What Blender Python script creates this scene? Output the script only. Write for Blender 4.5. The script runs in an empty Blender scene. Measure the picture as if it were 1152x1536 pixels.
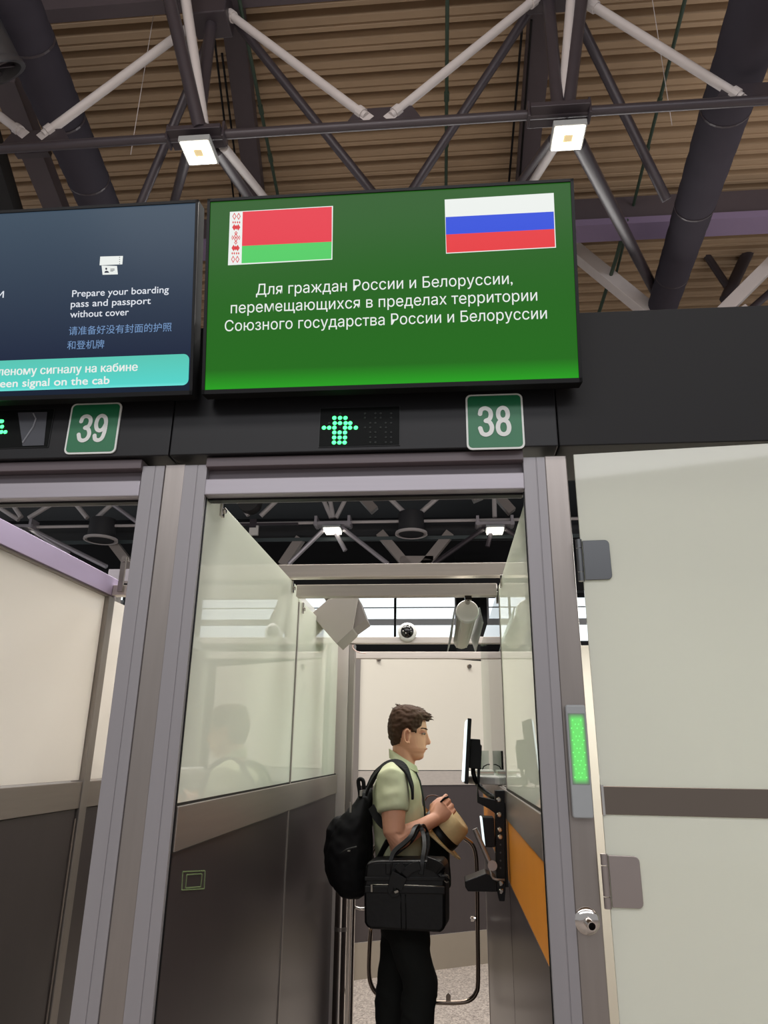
import bpy, bmesh, math, random
from mathutils import Vector, Matrix, noise
from mathutils.geometry import interpolate_bezier, tessellate_polygon
random.seed(7)
SC = bpy.context.scene
COL = SC.collection

# ------------------------------------------------------------------ camera
F, CX, CY = 1054.0, 576.0, 768.0
_up = Vector((38, 3094, 1054)).normalized()
_d = Vector((96, -360, 1054)).normalized()
_d = (_d - _up * _d.dot(_up)).normalized()
_r = _up.cross(_d)
if _r.x < 0: _r = -_r
RM = Matrix((_r, _d, _up))                       # camera (right, up, forward) -> world
CAM = Vector((0, -1.9, 1.59))
cd = bpy.data.cameras.new('camera'); cam = bpy.data.objects.new('camera', cd); COL.objects.link(cam)
cd.sensor_fit = 'VERTICAL'; cd.sensor_height = 36; cd.lens = F / 1536 * 36; cd.clip_start = .05; cd.clip_end = 200
cr, cu, cf = RM.col[0], RM.col[1], RM.col[2]
cam.matrix_world = Matrix(((cr.x, cu.x, -cf.x, CAM.x), (cr.y, cu.y, -cf.y, CAM.y), (cr.z, cu.z, -cf.z, CAM.z), (0, 0, 0, 1)))
SC.camera = cam

# ------------------------------------------------------------------ world, lights, exposure
SC.view_settings.view_transform = 'Standard'; SC.view_settings.look = 'None'
SC.view_settings.exposure = 0.0; SC.view_settings.gamma = 1.0; SC.view_settings.use_curve_mapping = False
W = bpy.data.worlds.new('hall_ambience'); SC.world = W; W.use_nodes = True
W.node_tree.nodes['Background'].inputs[0].default_value = (.82, .82, .84, 1)
W.node_tree.nodes['Background'].inputs[1].default_value = .55

def area(name, loc, size, power, color=(1, 1, 1), target=None, size_y=None):
    l = bpy.data.lights.new(name, 'AREA'); l.energy = power; l.color = color; l.size = size
    if size_y: l.shape = 'RECTANGLE'; l.size_y = size_y
    o = bpy.data.objects.new(name, l); COL.objects.link(o); o.location = loc
    if target is not None:
        o.rotation_euler = (Vector(target) - Vector(loc)).to_track_quat('-Z', 'Y').to_euler()
    return o
area('hall_fill_behind', (0, -4.6, 5.9), 10, 120, (1, .96, .94), (0, -1.5, 0), 1.0)  # added fill strip behind the camera, stands for no single fixture
area('hall_fill_behind_far', (1, -8.5, 5.9), 12, 210, (.97, .96, 1), (0, 0, 1.2), 1.2)  # second added strip, made long so the door glass shows horizontal bands
area('hall_fill_lane', (-.3, 1.2, 5.9), 5, 320, (1, .98, .94), (-.3, 1.6, 0), 1.6)  # fill added to brighten the lane interior, not a modelled fixture
area('hall_fill_beyond', (0, 6.5, 5.9), 7, 300, (1, .98, .94), (-.2, 4.0, 1.0), 1.6)  # fill added for the zone past the lane end
area('booth_lamp', (1.1, 1.2, 2.3), .9, 26, (1, .98, .93), (.8, .6, 0))
area('neighbour_booth_lamp', (-2.4, .8, 2.2), .9, 28, (1, .94, .87), (-1.9, .9, .9))
area('roof_fill_near', (-1, -1.5, 5.6), 4.0, 60, (1, .88, .76), (-.5, 3.0, 8.1))  # unseen upward fill added to warm the roof deck
area('roof_fill_right', (4.5, 3.0, 5.2), 3, 46, (1, .88, .78), (4.0, 5.5, 8.1))  # another added upward fill, for the right part of the deck

# ------------------------------------------------------------------ pixel -> point on a plane
def ray(u, v): return RM @ Vector(((u - CX) / F, -(v - CY) / F, 1.0))
def at_y(u, v, y): w = ray(u, v); return CAM + w * ((y - CAM.y) / w.y)
def at_x(u, v, x): w = ray(u, v); return CAM + w * ((x - CAM.x) / w.x)
def at_z(u, v, z): w = ray(u, v); return CAM + w * ((z - CAM.z) / w.z)
def at_pl(u, v, p0, n): w = ray(u, v); return CAM + w * ((p0 - CAM).dot(n) / w.dot(n))

# ------------------------------------------------------------------ materials
def lin(c): return tuple((x / 255 / 12.92 if x <= 10 else ((x / 255 + .055) / 1.055) ** 2.4) for x in c)
def mat(name, rgb, rough=.5, metal=0, emit=0, ecol=None, spec=.5, noise_amt=0, nscale=8, stretch=(1, 1, 1), bump=0, coat=0, trans=0, ior=1.5):
    m = bpy.data.materials.new(name); m.use_nodes = True
    nt = m.node_tree; b = nt.nodes['Principled BSDF']; c = lin(rgb)
    b.inputs['Base Color'].default_value = (*c, 1); b.inputs['Roughness'].default_value = rough
    b.inputs['Metallic'].default_value = metal; b.inputs['Specular IOR Level'].default_value = spec
    b.inputs['Coat Weight'].default_value = coat; b.inputs['Transmission Weight'].default_value = trans; b.inputs['IOR'].default_value = ior
    if emit:
        b.inputs['Emission Color'].default_value = (*lin(ecol or rgb), 1); b.inputs['Emission Strength'].default_value = emit
    tc = nt.nodes.new('ShaderNodeTexCoord'); mp = nt.nodes.new('ShaderNodeMapping'); nz = nt.nodes.new('ShaderNodeTexNoise')
    mp.inputs['Scale'].default_value = stretch; nz.inputs['Scale'].default_value = nscale; nz.inputs['Detail'].default_value = 4
    nt.links.new(tc.outputs['Object'], mp.inputs[0]); nt.links.new(mp.outputs[0], nz.inputs['Vector'])
    amt = noise_amt or .04
    mx = nt.nodes.new('ShaderNodeMixRGB'); mx.inputs[0].default_value = 1
    mx.inputs[1].default_value = (*[x * (1 - amt) for x in c], 1); mx.inputs[2].default_value = (*[min(1, x * (1 + amt)) for x in c], 1)
    nt.links.new(nz.outputs['Fac'], mx.inputs[0]); nt.links.new(mx.outputs[0], b.inputs['Base Color'])
    if bump:
        bp = nt.nodes.new('ShaderNodeBump'); bp.inputs['Strength'].default_value = bump; bp.inputs['Distance'].default_value = .003
        nt.links.new(nz.outputs['Fac'], bp.inputs['Height']); nt.links.new(bp.outputs[0], b.inputs['Normal'])
    return m
def glass_white(name, rgb, mixt, rough=.02, spec=.5):
    m = mat(name, rgb, rough, spec=spec, noise_amt=.03, nscale=.8)
    nt = m.node_tree; b = nt.nodes['Principled BSDF']; out = nt.nodes['Material Output']
    t = nt.nodes.new('ShaderNodeBsdfTranslucent'); t.inputs[0].default_value = (*lin(rgb), 1)
    mx = nt.nodes.new('ShaderNodeMixShader'); mx.inputs[0].default_value = mixt
    nt.links.new(b.outputs[0], mx.inputs[1]); nt.links.new(t.outputs[0], mx.inputs[2]); nt.links.new(mx.outputs[0], out.inputs[0])
    return m
def clear_glass(name, tint=(225, 238, 228)):
    m = bpy.data.materials.new(name); m.use_nodes = True; nt = m.node_tree; nt.nodes.remove(nt.nodes['Principled BSDF'])
    out = nt.nodes['Material Output']; g = nt.nodes.new('ShaderNodeBsdfGlossy'); g.inputs['Roughness'].default_value = .0
    t = nt.nodes.new('ShaderNodeBsdfTransparent'); t.inputs[0].default_value = (*lin(tint), 1)
    f = nt.nodes.new('ShaderNodeFresnel'); f.inputs[0].default_value = 1.5
    mx = nt.nodes.new('ShaderNodeMixShader'); nt.links.new(f.outputs[0], mx.inputs[0]); nt.links.new(t.outputs[0], mx.inputs[1]); nt.links.new(g.outputs[0], mx.inputs[2])
    nt.links.new(mx.outputs[0], out.inputs[0]); return m

ALU = mat('matte_aluminium', (150, 147, 150), .45, .3, noise_amt=.05, nscale=5, stretch=(6, 6, .3))
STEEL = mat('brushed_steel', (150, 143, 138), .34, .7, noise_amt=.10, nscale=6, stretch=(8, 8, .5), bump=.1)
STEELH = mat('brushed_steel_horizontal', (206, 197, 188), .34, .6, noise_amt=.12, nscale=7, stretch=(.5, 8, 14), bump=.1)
RAILM = mat('dull_steel_rail', (148, 139, 132), .32, .6, noise_amt=.08, nscale=8, stretch=(4, .4, 9))
CHROME = mat('polished_steel', (205, 200, 195), .10, 1)
CHROMED = mat('mirror_steel', (128, 116, 106), .06, 1)
DARKP = mat('dark_laminate', (62, 55, 55), .28, .0, spec=.5, noise_amt=.10, nscale=3, stretch=(8, 8, .35))
FASC = mat('black_fascia', (18, 18, 21), .45, spec=.35, noise_amt=.05)
FASCR = mat('black_fascia_rough', (15, 14, 16), .6, spec=.35, noise_amt=.06, bump=.1)
BLACKP = mat('black_plastic', (9, 9, 11), .42, noise_amt=.1, spec=.25)
ORANGE = mat('orange_laminate', (226, 144, 46), .35, noise_amt=.06, nscale=4, stretch=(1, 2, .3))
FROST = glass_white('frosted_lane_glass', (244, 247, 236), .3, .0, spec=.9)
FROSTD = glass_white('frosted_door_glass', (226, 228, 218), .35, .04)
FROSTW = glass_white('warm_frosted_glass', (240, 236, 230), .4, .12)
FARW = glass_white('far_frosted_glass', (222, 217, 205), .2, .06)
GLASS = clear_glass('clear_glass')
TRUSSD = mat('dark_truss_paint', (66, 60, 66), .38, .2, noise_amt=.1)
TRUSSL = mat('light_grey_paint', (196, 190, 190), .5, noise_amt=.05)
DUCT = mat('dark_fabric_duct', (58, 55, 64), .9, spec=.12, noise_amt=.12, nscale=3, bump=.3)
PURL = mat('purlin_paint', (76, 68, 74), .6, noise_amt=.08)
LILAC = mat('lilac_grey_paint', (126, 112, 142), .5)
GREENP = mat('green_pipe_paint', (48, 66, 54), .5)
BLACKC = mat('black_ceiling', (26, 26, 29), .8)
WHITEP = mat('white_plastic', (226, 224, 220), .35)
GREYP = mat('grey_plastic', (158, 162, 164), .38)
LAMP = mat('lamp_glow', (255, 250, 235), .5, emit=14, ecol=(255, 247, 228))
LAMPF = mat('far_lamp_glow', (255, 250, 235), .5, emit=5, ecol=(255, 250, 232))
LAMPW = mat('lamp_rim', (255, 225, 170), .5, emit=.55, ecol=(200, 190, 150))
BLACKM = mat('matt_black', (15, 15, 17), .8, spec=.2)
WINM = mat('daylight_window', (240, 248, 255), .3, emit=1.25, ecol=(236, 246, 250))
SKIN = mat('skin', (220, 160, 132), .5, noise_amt=.06, nscale=30)
LIP = mat('lip', (190, 128, 112), .5)
HAIR = mat('brown_hair', (64, 43, 30), .7, spec=.2, noise_amt=.45, nscale=60, stretch=(.5, 1, .7), bump=.8)
SHIRT = mat('sage_polo_cloth', (190, 192, 160), .85, noise_amt=.05, nscale=40, bump=.15)
TROUS = mat('black_trouser_cloth', (22, 24, 21), .9, noise_amt=.2, nscale=20, bump=.2)
JACK = mat('dark_green_cloth', (38, 48, 42), .9, noise_amt=.2, nscale=10, bump=.2)
NYLON = mat('black_nylon', (10, 10, 13), .75, spec=.3, noise_amt=.25, nscale=25, bump=.4)
LEATHER = mat('black_leather', (10, 10, 11), .42, spec=.4, noise_amt=.2, nscale=40, bump=.35)
STRAW = mat('pale_straw', (222, 196, 146), .7, noise_amt=.08, nscale=90, bump=.3)
ZIP = mat('zip_metal', (165, 160, 150), .3, .9)
BROWNL = mat('brown_leather', (78, 52, 42), .5)

# terrazzo floor and corrugated deck
def terrazzo():
    m = mat('terrazzo', (150, 142, 134), .42, noise_amt=.1)
    nt = m.node_tree; b = nt.nodes['Principled BSDF']; tc = nt.nodes.new('ShaderNodeTexCoord')
    v = nt.nodes.new('ShaderNodeTexVoronoi'); v.inputs['Scale'].default_value = 95
    r = nt.nodes.new('ShaderNodeValToRGB'); e = r.color_ramp.elements
    e[0].position = 0; e[0].color = (*lin((112, 102, 98)), 1); e[1].position = 1; e[1].color = (*lin((205, 194, 184)), 1)
    nt.links.new(tc.outputs['Object'], v.inputs['Vector']); nt.links.new(v.outputs['Color'], r.inputs[0]); nt.links.new(r.outputs[0], b.inputs['Base Color'])
    return m
TERR = terrazzo()
DECK = mat('brown_metal_deck', (170, 147, 121), .55, .1, noise_amt=.10, nscale=2, stretch=(1, 6, 1))
DECKD = mat('dark_deck_flute', (80, 67, 58), .6, .1, noise_amt=.08)

# ------------------------------------------------------------------ mesh helpers
class MB:
    def __init__(s): s.v = []; s.f = []
    def add(s, vs, fs):
        n = len(s.v); s.v += [Vector(x) for x in vs]; s.f += [tuple(i + n for i in f) for f in fs]; return s
    def box(s, x0, x1, y0, y1, z0, z1):
        return s.hexa([(x0, y0, z0), (x1, y0, z0), (x1, y1, z0), (x0, y1, z0)], [(x0, y0, z1), (x1, y0, z1), (x1, y1, z1), (x0, y1, z1)])
    def hexa(s, a, b): return s.add(list(a) + list(b), [(3, 2, 1, 0), (4, 5, 6, 7), (0, 1, 5, 4), (1, 2, 6, 5), (2, 3, 7, 6), (3, 0, 4, 7)])
    def prism(s, poly, ext):
        n = len(poly); ext = Vector(ext); p = [Vector(q) for q in poly]
        return s.add(p + [q + ext for q in p], [tuple(range(n)), tuple(range(2 * n - 1, n - 1, -1))] + [(i, i + n, (i + 1) % n + n, (i + 1) % n) for i in range(n)])
    def loft(s, rings, cap=True):
        n = len(rings[0]); base = len(s.v)
        for r in rings: s.v += [Vector(q) for q in r]
        for k in range(len(rings) - 1):
            a = base + k * n; b = a + n
            for i in range(n): j = (i + 1) % n; s.f.append((a + i, a + j, b + j, b + i))
        if cap:
            s.f.append(tuple(base + i for i in range(n - 1, -1, -1))); e = base + (len(rings) - 1) * n
            s.f.append(tuple(e + i for i in range(n)))
        return s
    def tube(s, path, r, n=10, flat=None, side=None, dome=False):
        P = [Vector(p) for p in path]; R = r if isinstance(r, (list, tuple)) else [r] * len(P)
        rings = []; prev = None
        for i, p in enumerate(P):
            t = (P[min(i + 1, len(P) - 1)] - P[max(i - 1, 0)]).normalized()
            if side is not None: a = (Vector(side) - t * Vector(side).dot(t)).normalized()
            elif prev is None: a = t.orthogonal().normalized()
            else: a = (prev - t * prev.dot(t)).normalized()
            prev = a; b = t.cross(a); fl = flat if flat else 1
            rings.append((p, a * R[i], b * R[i] * fl, t))
        rr = []
        def ring(p, a, b, k=1): return [p + a * (k * math.cos(2 * math.pi * j / n)) + b * (k * math.sin(2 * math.pi * j / n)) for j in range(n)]
        if dome:
            p, a, b, t = rings[0]; m = b.length
            for q in (.25, .6, .87): rr.append(ring(p - t * (m * math.sqrt(1 - q * q)), a, b, q))
        for p, a, b, t in rings: rr.append(ring(p, a, b))
        if dome:
            p, a, b, t = rings[-1]; m = b.length
            for q in (.87, .6, .25): rr.append(ring(p + t * (m * math.sqrt(1 - q * q)), a, b, q))
        return s.loft(rr)
    def beam(s, p, q, w, h, up=(0, 0, 1)):            # rectangular bar
        p, q = Vector(p), Vector(q); t = (q - p).normalized(); u = Vector(up); a = t.cross(u)
        if a.length < .01: a = t.cross(Vector((0, 1, 0)))
        a = a.normalized() * w / 2; b = t.cross(a).normalized() * h / 2
        c = [a + b, -a + b, -a - b, a - b]
        return s.hexa([p + x for x in c], [q + x for x in c])
    def lathe(s, prof, c, ax, n=28):                  # prof: (r, h) along axis
        ax = Vector(ax).normalized(); a = ax.orthogonal().normalized(); b = ax.cross(a); c = Vector(c)
        return s.loft([[c + ax * h + a * (max(r, 1e-4) * math.cos(2 * math.pi * i / n)) + b * (max(r, 1e-4) * math.sin(2 * math.pi * i / n)) for i in range(n)] for r, h in prof])
    def ell(s, c, a, b, d, n=14, m=9):
        c = Vector(c); a, b, d = Vector(a), Vector(b), Vector(d); rings = []
        for k in range(m + 1):
            ph = math.pi * k / m; z = math.cos(ph); q = max(math.sin(ph), .02)
            rings.append([c + d * z + a * (q * math.cos(2 * math.pi * i / n)) + b * (q * math.sin(2 * math.pi * i / n)) for i in range(n)])
        return s.loft(rings)
    def mesh(s, name):
        me = bpy.data.meshes.new(name); me.from_pydata([tuple(x) for x in s.v], [], s.f); me.validate()
        bm = bmesh.new(); bm.from_mesh(me); bmesh.ops.recalc_face_normals(bm, faces=bm.faces); bm.to_mesh(me); bm.free(); return me
    def build(s, name, m, parent=None, smooth=False, bevel=0, seg=2):
        me = s.mesh(name); me.materials.append(m)
        o = bpy.data.objects.new(name, me); COL.objects.link(o)
        if parent is not None:
            me.transform(Matrix.Translation(-wloc(parent))); o.parent = parent
        if bevel:
            b = o.modifiers.new('bevel', 'BEVEL'); b.width = bevel; b.segments = seg; b.limit_method = 'ANGLE'; b.angle_limit = math.radians(40)
        if smooth:
            for p in me.polygons: p.use_smooth = True
            if smooth == 'auto':
                try: me.set_sharp_from_angle(angle=math.radians(40))
                except Exception: pass
        return o
def wloc(o):
    v = Vector(o.location)
    while o.parent is not None: o = o.parent; v += o.location
    return v
def thing(name, label, cat, loc=(0, 0, 0), group=None):
    o = bpy.data.objects.new(name, None); COL.objects.link(o); o.location = loc; o.empty_display_size = .1
    return tag(o, label, cat, group)
def tag(o, label, cat, group=None):
    o['label'] = label; o['category'] = cat
    if group: o['group'] = group
    return o
def struct(o): o['kind'] = 'structure'; return o
def stuff(o): o['kind'] = 'stuff'; return o
def box(name, m, parent, *b, bevel=.002, **k): return MB().box(*b).build(name, m, parent, bevel=bevel, **k)
def remeshed(mb, name, m, parent, voxel, smooth=2, push=None):
    me = mb.mesh(name + '_raw'); o = bpy.data.objects.new(name + '_raw', me); COL.objects.link(o)
    r = o.modifiers.new('r', 'REMESH'); r.mode = 'VOXEL'; r.voxel_size = voxel
    if smooth: sm = o.modifiers.new('s', 'SMOOTH'); sm.iterations = smooth; sm.factor = .5
    dg = bpy.context.evaluated_depsgraph_get(); ev = o.evaluated_get(dg)
    nm = bpy.data.meshes.new_from_object(ev); bpy.data.objects.remove(o)
    if push:
        ns = [v.normal.copy() for v in nm.vertices]
        for v, n in zip(nm.vertices, ns): v.co += n * push(v.co)
    nm.name = name; nm.materials.clear(); nm.materials.append(m)
    for p in nm.polygons: p.use_smooth = True
    q = bpy.data.objects.new(name, nm); COL.objects.link(q)
    if parent is not None: nm.transform(Matrix.Translation(-wloc(parent))); q.parent = parent
    return q
def text_mesh(s, offset=0.0):
    c = bpy.data.curves.new('t', 'FONT'); c.body = s; c.size = 1
    o = bpy.data.objects.new('t', c); COL.objects.link(o)
    dg = bpy.context.evaluated_depsgraph_get(); dg.update(); cu = o.evaluated_get(dg).to_curve(dg)
    polys = []
    for sp in cu.splines:
        bp = sp.bezier_points; n = len(bp); P = []
        for i in range(n):
            a, b = bp[i], bp[(i + 1) % n]; d1 = (a.handle_right - a.co).length; d2 = (b.handle_left - b.co).length
            if d1 < 1e-4 and d2 < 1e-4: P.append(a.co.to_2d())
            else:
                cr = abs((a.handle_right - a.co).cross(b.co - a.co).length) + abs((b.handle_left - b.co).cross(b.co - a.co).length)
                P += [q.to_2d() for q in interpolate_bezier(a.co, a.handle_right, b.handle_left, b.co, 5 if cr > 1e-5 else 2)[:-1]]
        Q = []
        for p in P:
            if not Q or (p - Q[-1]).length > (6e-3 if offset else 1e-4): Q.append(p)
        while len(Q) > 3 and (Q[0] - Q[-1]).length < (6e-3 if offset else 1e-4): Q.pop()
        if len(Q) < 3: continue
        polys.append(Q)
    ar = lambda P: sum(P[k - 1].x * P[k].y - P[k].x * P[k - 1].y for k in range(len(P))) / 2
    A = [ar(P) for P in polys]; sg = 1 if A[max(range(len(A)), key=lambda k: abs(A[k]))] > 0 else -1
    def ins(p, P):
        r = False
        for k in range(len(P)):
            a, b = P[k], P[k - 1]
            if (a.y > p.y) != (b.y > p.y) and p.x < (b.x - a.x) * (p.y - a.y) / (b.y - a.y) + a.x: r = not r
        return r
    ins0 = ins; orig = [list(p) for p in polys]
    if offset:
        for k, P in enumerate(polys):
            out_ = not any(A[m] * A[k] < 0 and abs(A[m]) > abs(A[k]) and ins0(P[0], orig[m]) for m in range(len(polys)))
            g_ = (1 if A[k] > 0 else -1) * (1 if out_ else -1); N = []
            for i in range(len(P)):
                t = (P[i] - P[i - 1]).normalized() + (P[(i + 1) % len(P)] - P[i]).normalized()
                if t.length < 1e-6: N.append(P[i]); continue
                t.normalize(); N.append(P[i] + Vector((t.y, -t.x)) * g_ * offset)
            polys[k] = N
    V, Fc = [], []
    for k, P in enumerate(polys):
        if any(A[m] * A[k] < 0 and abs(A[m]) > abs(A[k]) and ins(P[0], polys[m]) for m in range(len(polys))): continue
        grp = [P] + [polys[m] for m in range(len(polys)) if A[m] * A[k] < 0 and abs(A[m]) < abs(A[k]) and ins(polys[m][0], P)]
        base = len(V); flat = [q for g in grp for q in g]; V += [(q.x, q.y, 0) for q in flat]
        Fc += [tuple(base + x for x in t) for t in tessellate_polygon([[q.to_3d() for q in g] for g in grp])]
    me = bpy.data.meshes.new('t'); me.from_pydata(V, [], Fc); bpy.data.objects.remove(o); return me
def put_text(s, name, m, parent, L, width, height, e1, e2, e3, ref='H', offset=0.0, shear=0.0, yfrom=None):
    me = text_mesh(s, offset); xs = [v.co.x for v in me.vertices]; x0, x1 = min(xs), max(xs)
    rm = text_mesh(ref, offset); hy = max(v.co.y for v in rm.vertices); by = min(v.co.y for v in rm.vertices)
    sx = width / (x1 - x0); sy = height / (hy - by)
    for v in me.vertices:
        x = (v.co.x - x0) * sx; y = (v.co.y - by) * sy; v.co = Vector(L) + e1 * (x + shear * y) + e2 * y + e3 * .0
    me.materials.append(m); me.name = name
    if parent is not None: me.transform(Matrix.Translation(-wloc(parent)))
    o = bpy.data.objects.new(name, me); COL.objects.link(o); o.parent = parent
    return o
def rrect(c, e1, e2, w, h, r, n=5):
    out = []
    for (sx, sy, a0) in ((1, 1, 0), (-1, 1, 90), (-1, -1, 180), (1, -1, 270)):
        for k in range(n + 1):
            a = math.radians(a0 + 90 * k / n); out.append(Vector(c) + e1 * (sx * (w / 2 - r) + r * math.cos(a)) + e2 * (sy * (h / 2 - r) + r * math.sin(a)))
    return out
def smoothp(L, k=4):
    out = []
    for i in range(len(L) - 1):
        p0, p1, p2, p3 = L[max(i - 1, 0)], L[i], L[i + 1], L[min(i + 2, len(L) - 1)]
        for j in range(k):
            t = j / k; out.append(p0 * (-.5 * t + t * t - .5 * t ** 3) + p1 * (1 - 2.5 * t * t + 1.5 * t ** 3) + p2 * (.5 * t + 2 * t * t - 1.5 * t ** 3) + p3 * (-.5 * t * t + .5 * t ** 3))
    out.append(L[-1]); return out
X1, Y1, Z1 = Vector((1, 0, 0)), Vector((0, 1, 0)), Vector((0, 0, 1))

# ================================================================== SETTING
struct(MB().box(-14, 14, -12, 20, -.1, 0).build('floor', TERR))
# corrugated roof deck: flutes run along X; a lit pan and a dark flute alternate
P = .225; y = -6.0; prof = []; faces_d = []
mb = MB(); md = MB(); ZD = 8.1
while y < 8.6:
    a = [(y, ZD), (y + P * .30, ZD), (y + P * .36, ZD + .03), (y + P * .42, ZD), (y + P * .60, ZD)]
    for k in range(4):
        (ya, za), (yb, zb) = a[k], a[k + 1]; mb.add([(-12, ya, za), (12, ya, za), (12, yb, zb), (-12, yb, zb)], [(0, 1, 2, 3)])
    b = [(y + P * .60, ZD), (y + P * .68, ZD + .13), (y + P * .92, ZD + .13), (y + P, ZD)]
    for k in range(3):
        (ya, za), (yb, zb) = b[k], b[k + 1]; md.add([(-12, ya, za), (12, ya, za), (12, yb, zb), (-12, yb, zb)], [(0, 1, 2, 3)])
    y += P
struct(mb.build('ceiling', DECK)); struct(md.build('ceiling', DECK))
struct(MB().box(-12, 12, -6, 8.7, ZD + .16, ZD + .3).build('ceiling', BLACKC))
struct(MB().box(-14, 14, 8.7, 20, 7.9, 8.1).build('ceiling', BLACKC))
struct(MB().box(-14, 14, 8.7, 8.9, 7.3, 7.9).build('trim_1', BLACKC))
# far window wall (Y = 18)
struct(MB().box(-14, 14, 18.05, 18.2, 0, 8).build('wall_back', BLACKC))
wz = [(4.55, 4.98), (5.16, 5.48), (5.54, 6.02), (6.10, 6.34)]
wi = 1
for xa, xb in ((-13, -9.6), (-9.4, -6.9), (-6.7, -4.2), (-4.1, -1.47), (-1.40, .26), (1.22, 3.4), (3.5, 6.0), (6.2, 9), (9.2, 12)):
    w = struct(MB().box(xa, xb, 18.0, 18.04, 4.55, 6.36 if xa < 1 else 5.75).build('window_%d' % wi, WINM))
    fr = MB()
    for z0, z1 in ((4.98, 5.16), (5.47, 5.50)) + (((6.07, 6.11),) if xa < 1 else ()): fr.box(xa, xb, 17.95, 18.0, z0, z1)
    fr.box(xb, xb + .06, 17.93, 18.03, 4.5, 5.75); fr.box(xa - .06, xa, 17.93, 18.03, 4.5, 5.75)
    fr.build('window_frame', mat('window_frame_grey', (205, 207, 208), .5) if wi == 1 else bpy.data.materials['window_frame_grey'], w)
    wi += 1

# Everything of the booth row is laid out on a unit grid and then brought to its real size about the eye height datum
_before = set(bpy.data.objects)
KS = .78; ZF = 1.59 - 1.59 / KS
# ================================================================== BOOTH FRONT (Y = 0)
def jamb(parent, x0, x1, z1=2.40):
    g = (x0 + x1) / 2 + .006
    m = MB().box(x0, g - .001, 0, .022, ZF, z1).box(g + .001, x1, 0, .022, ZF, z1).box(x0 + .002, x1 - .002, .002, .020, ZF, z1)
    return m.build('jamb', ALU, parent, bevel=.0012)
def lintel(parent, x0, x1):
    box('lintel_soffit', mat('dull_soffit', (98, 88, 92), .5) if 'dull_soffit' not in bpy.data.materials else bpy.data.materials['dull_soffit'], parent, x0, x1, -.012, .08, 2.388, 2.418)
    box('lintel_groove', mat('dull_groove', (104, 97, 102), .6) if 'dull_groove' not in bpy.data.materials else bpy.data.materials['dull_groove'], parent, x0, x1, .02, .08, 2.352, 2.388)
    m = MB(); m.box(x0, x1, -.004, .08, 2.302, 2.352); m.build('lintel_rail', TRUSSLT, parent, bevel=.003)
    box('roller_slot', BLACKP, parent, x0, x1, .03, .06, 2.296, 2.303)
TRUSSLT = mat('pale_aluminium', (168, 163, 170), .4, .35, noise_amt=.07, nscale=6, stretch=(.3, 8, 8))
f38 = thing('door_frame', 'grey aluminium door frame of the open passage with the man behind', 'door frame', (-.24, .04, ZF))
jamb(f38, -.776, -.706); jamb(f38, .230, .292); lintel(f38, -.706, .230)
MB().box(-.7055, -.7035, .014, .021, ZF, 2.30).build('rubber_seal', BLACKP, f38); MB().box(.2275, .2298, .014, .021, ZF, 2.30).build('rubber_seal', BLACKP, f38)
f39 = thing('door_frame', 'grey aluminium door frame of lane 39 at the left edge', 'door frame', (-1.4, .04, ZF))
jamb(f39, -.907, -.838); lintel(f39, -1.95, -.907); jamb(f39, -2.02, -1.95)
for nm, x0, x1, lab in (('steel_post', -.838, -.776, 'brushed steel post between the two lane door frames, under sign 39 side'), ('steel_post', .292, .354, 'brushed steel post carrying the green signal strip and door hinges')):
    o = MB().box(x0, x1, .004, .078, ZF, 2.405).build(nm, STEEL, None, bevel=.003); tag(o, lab, 'post')
# fascia panels
fa = MB().box(-2.6, -.8185, -.03, .25, 2.42, 2.86).build('fascia_panel', FASC, None, bevel=.003); tag(fa, 'leftmost black fascia panel, under the dark blue screen', 'panel')
fb = MB().box(-.8155, .3285, -.03, .25, 2.42, 2.86).build('fascia_panel', FASC, None, bevel=.003); tag(fb, 'middle black fascia panel with the green arrow display, under the green screen', 'panel')
fc = MB().box(.3315, 2.6, -.03, .25, 2.42, 2.86).build('fascia_panel', FASCR, None, bevel=.003); tag(fc, 'plain black fascia panel above the frosted glass door', 'panel')

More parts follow.
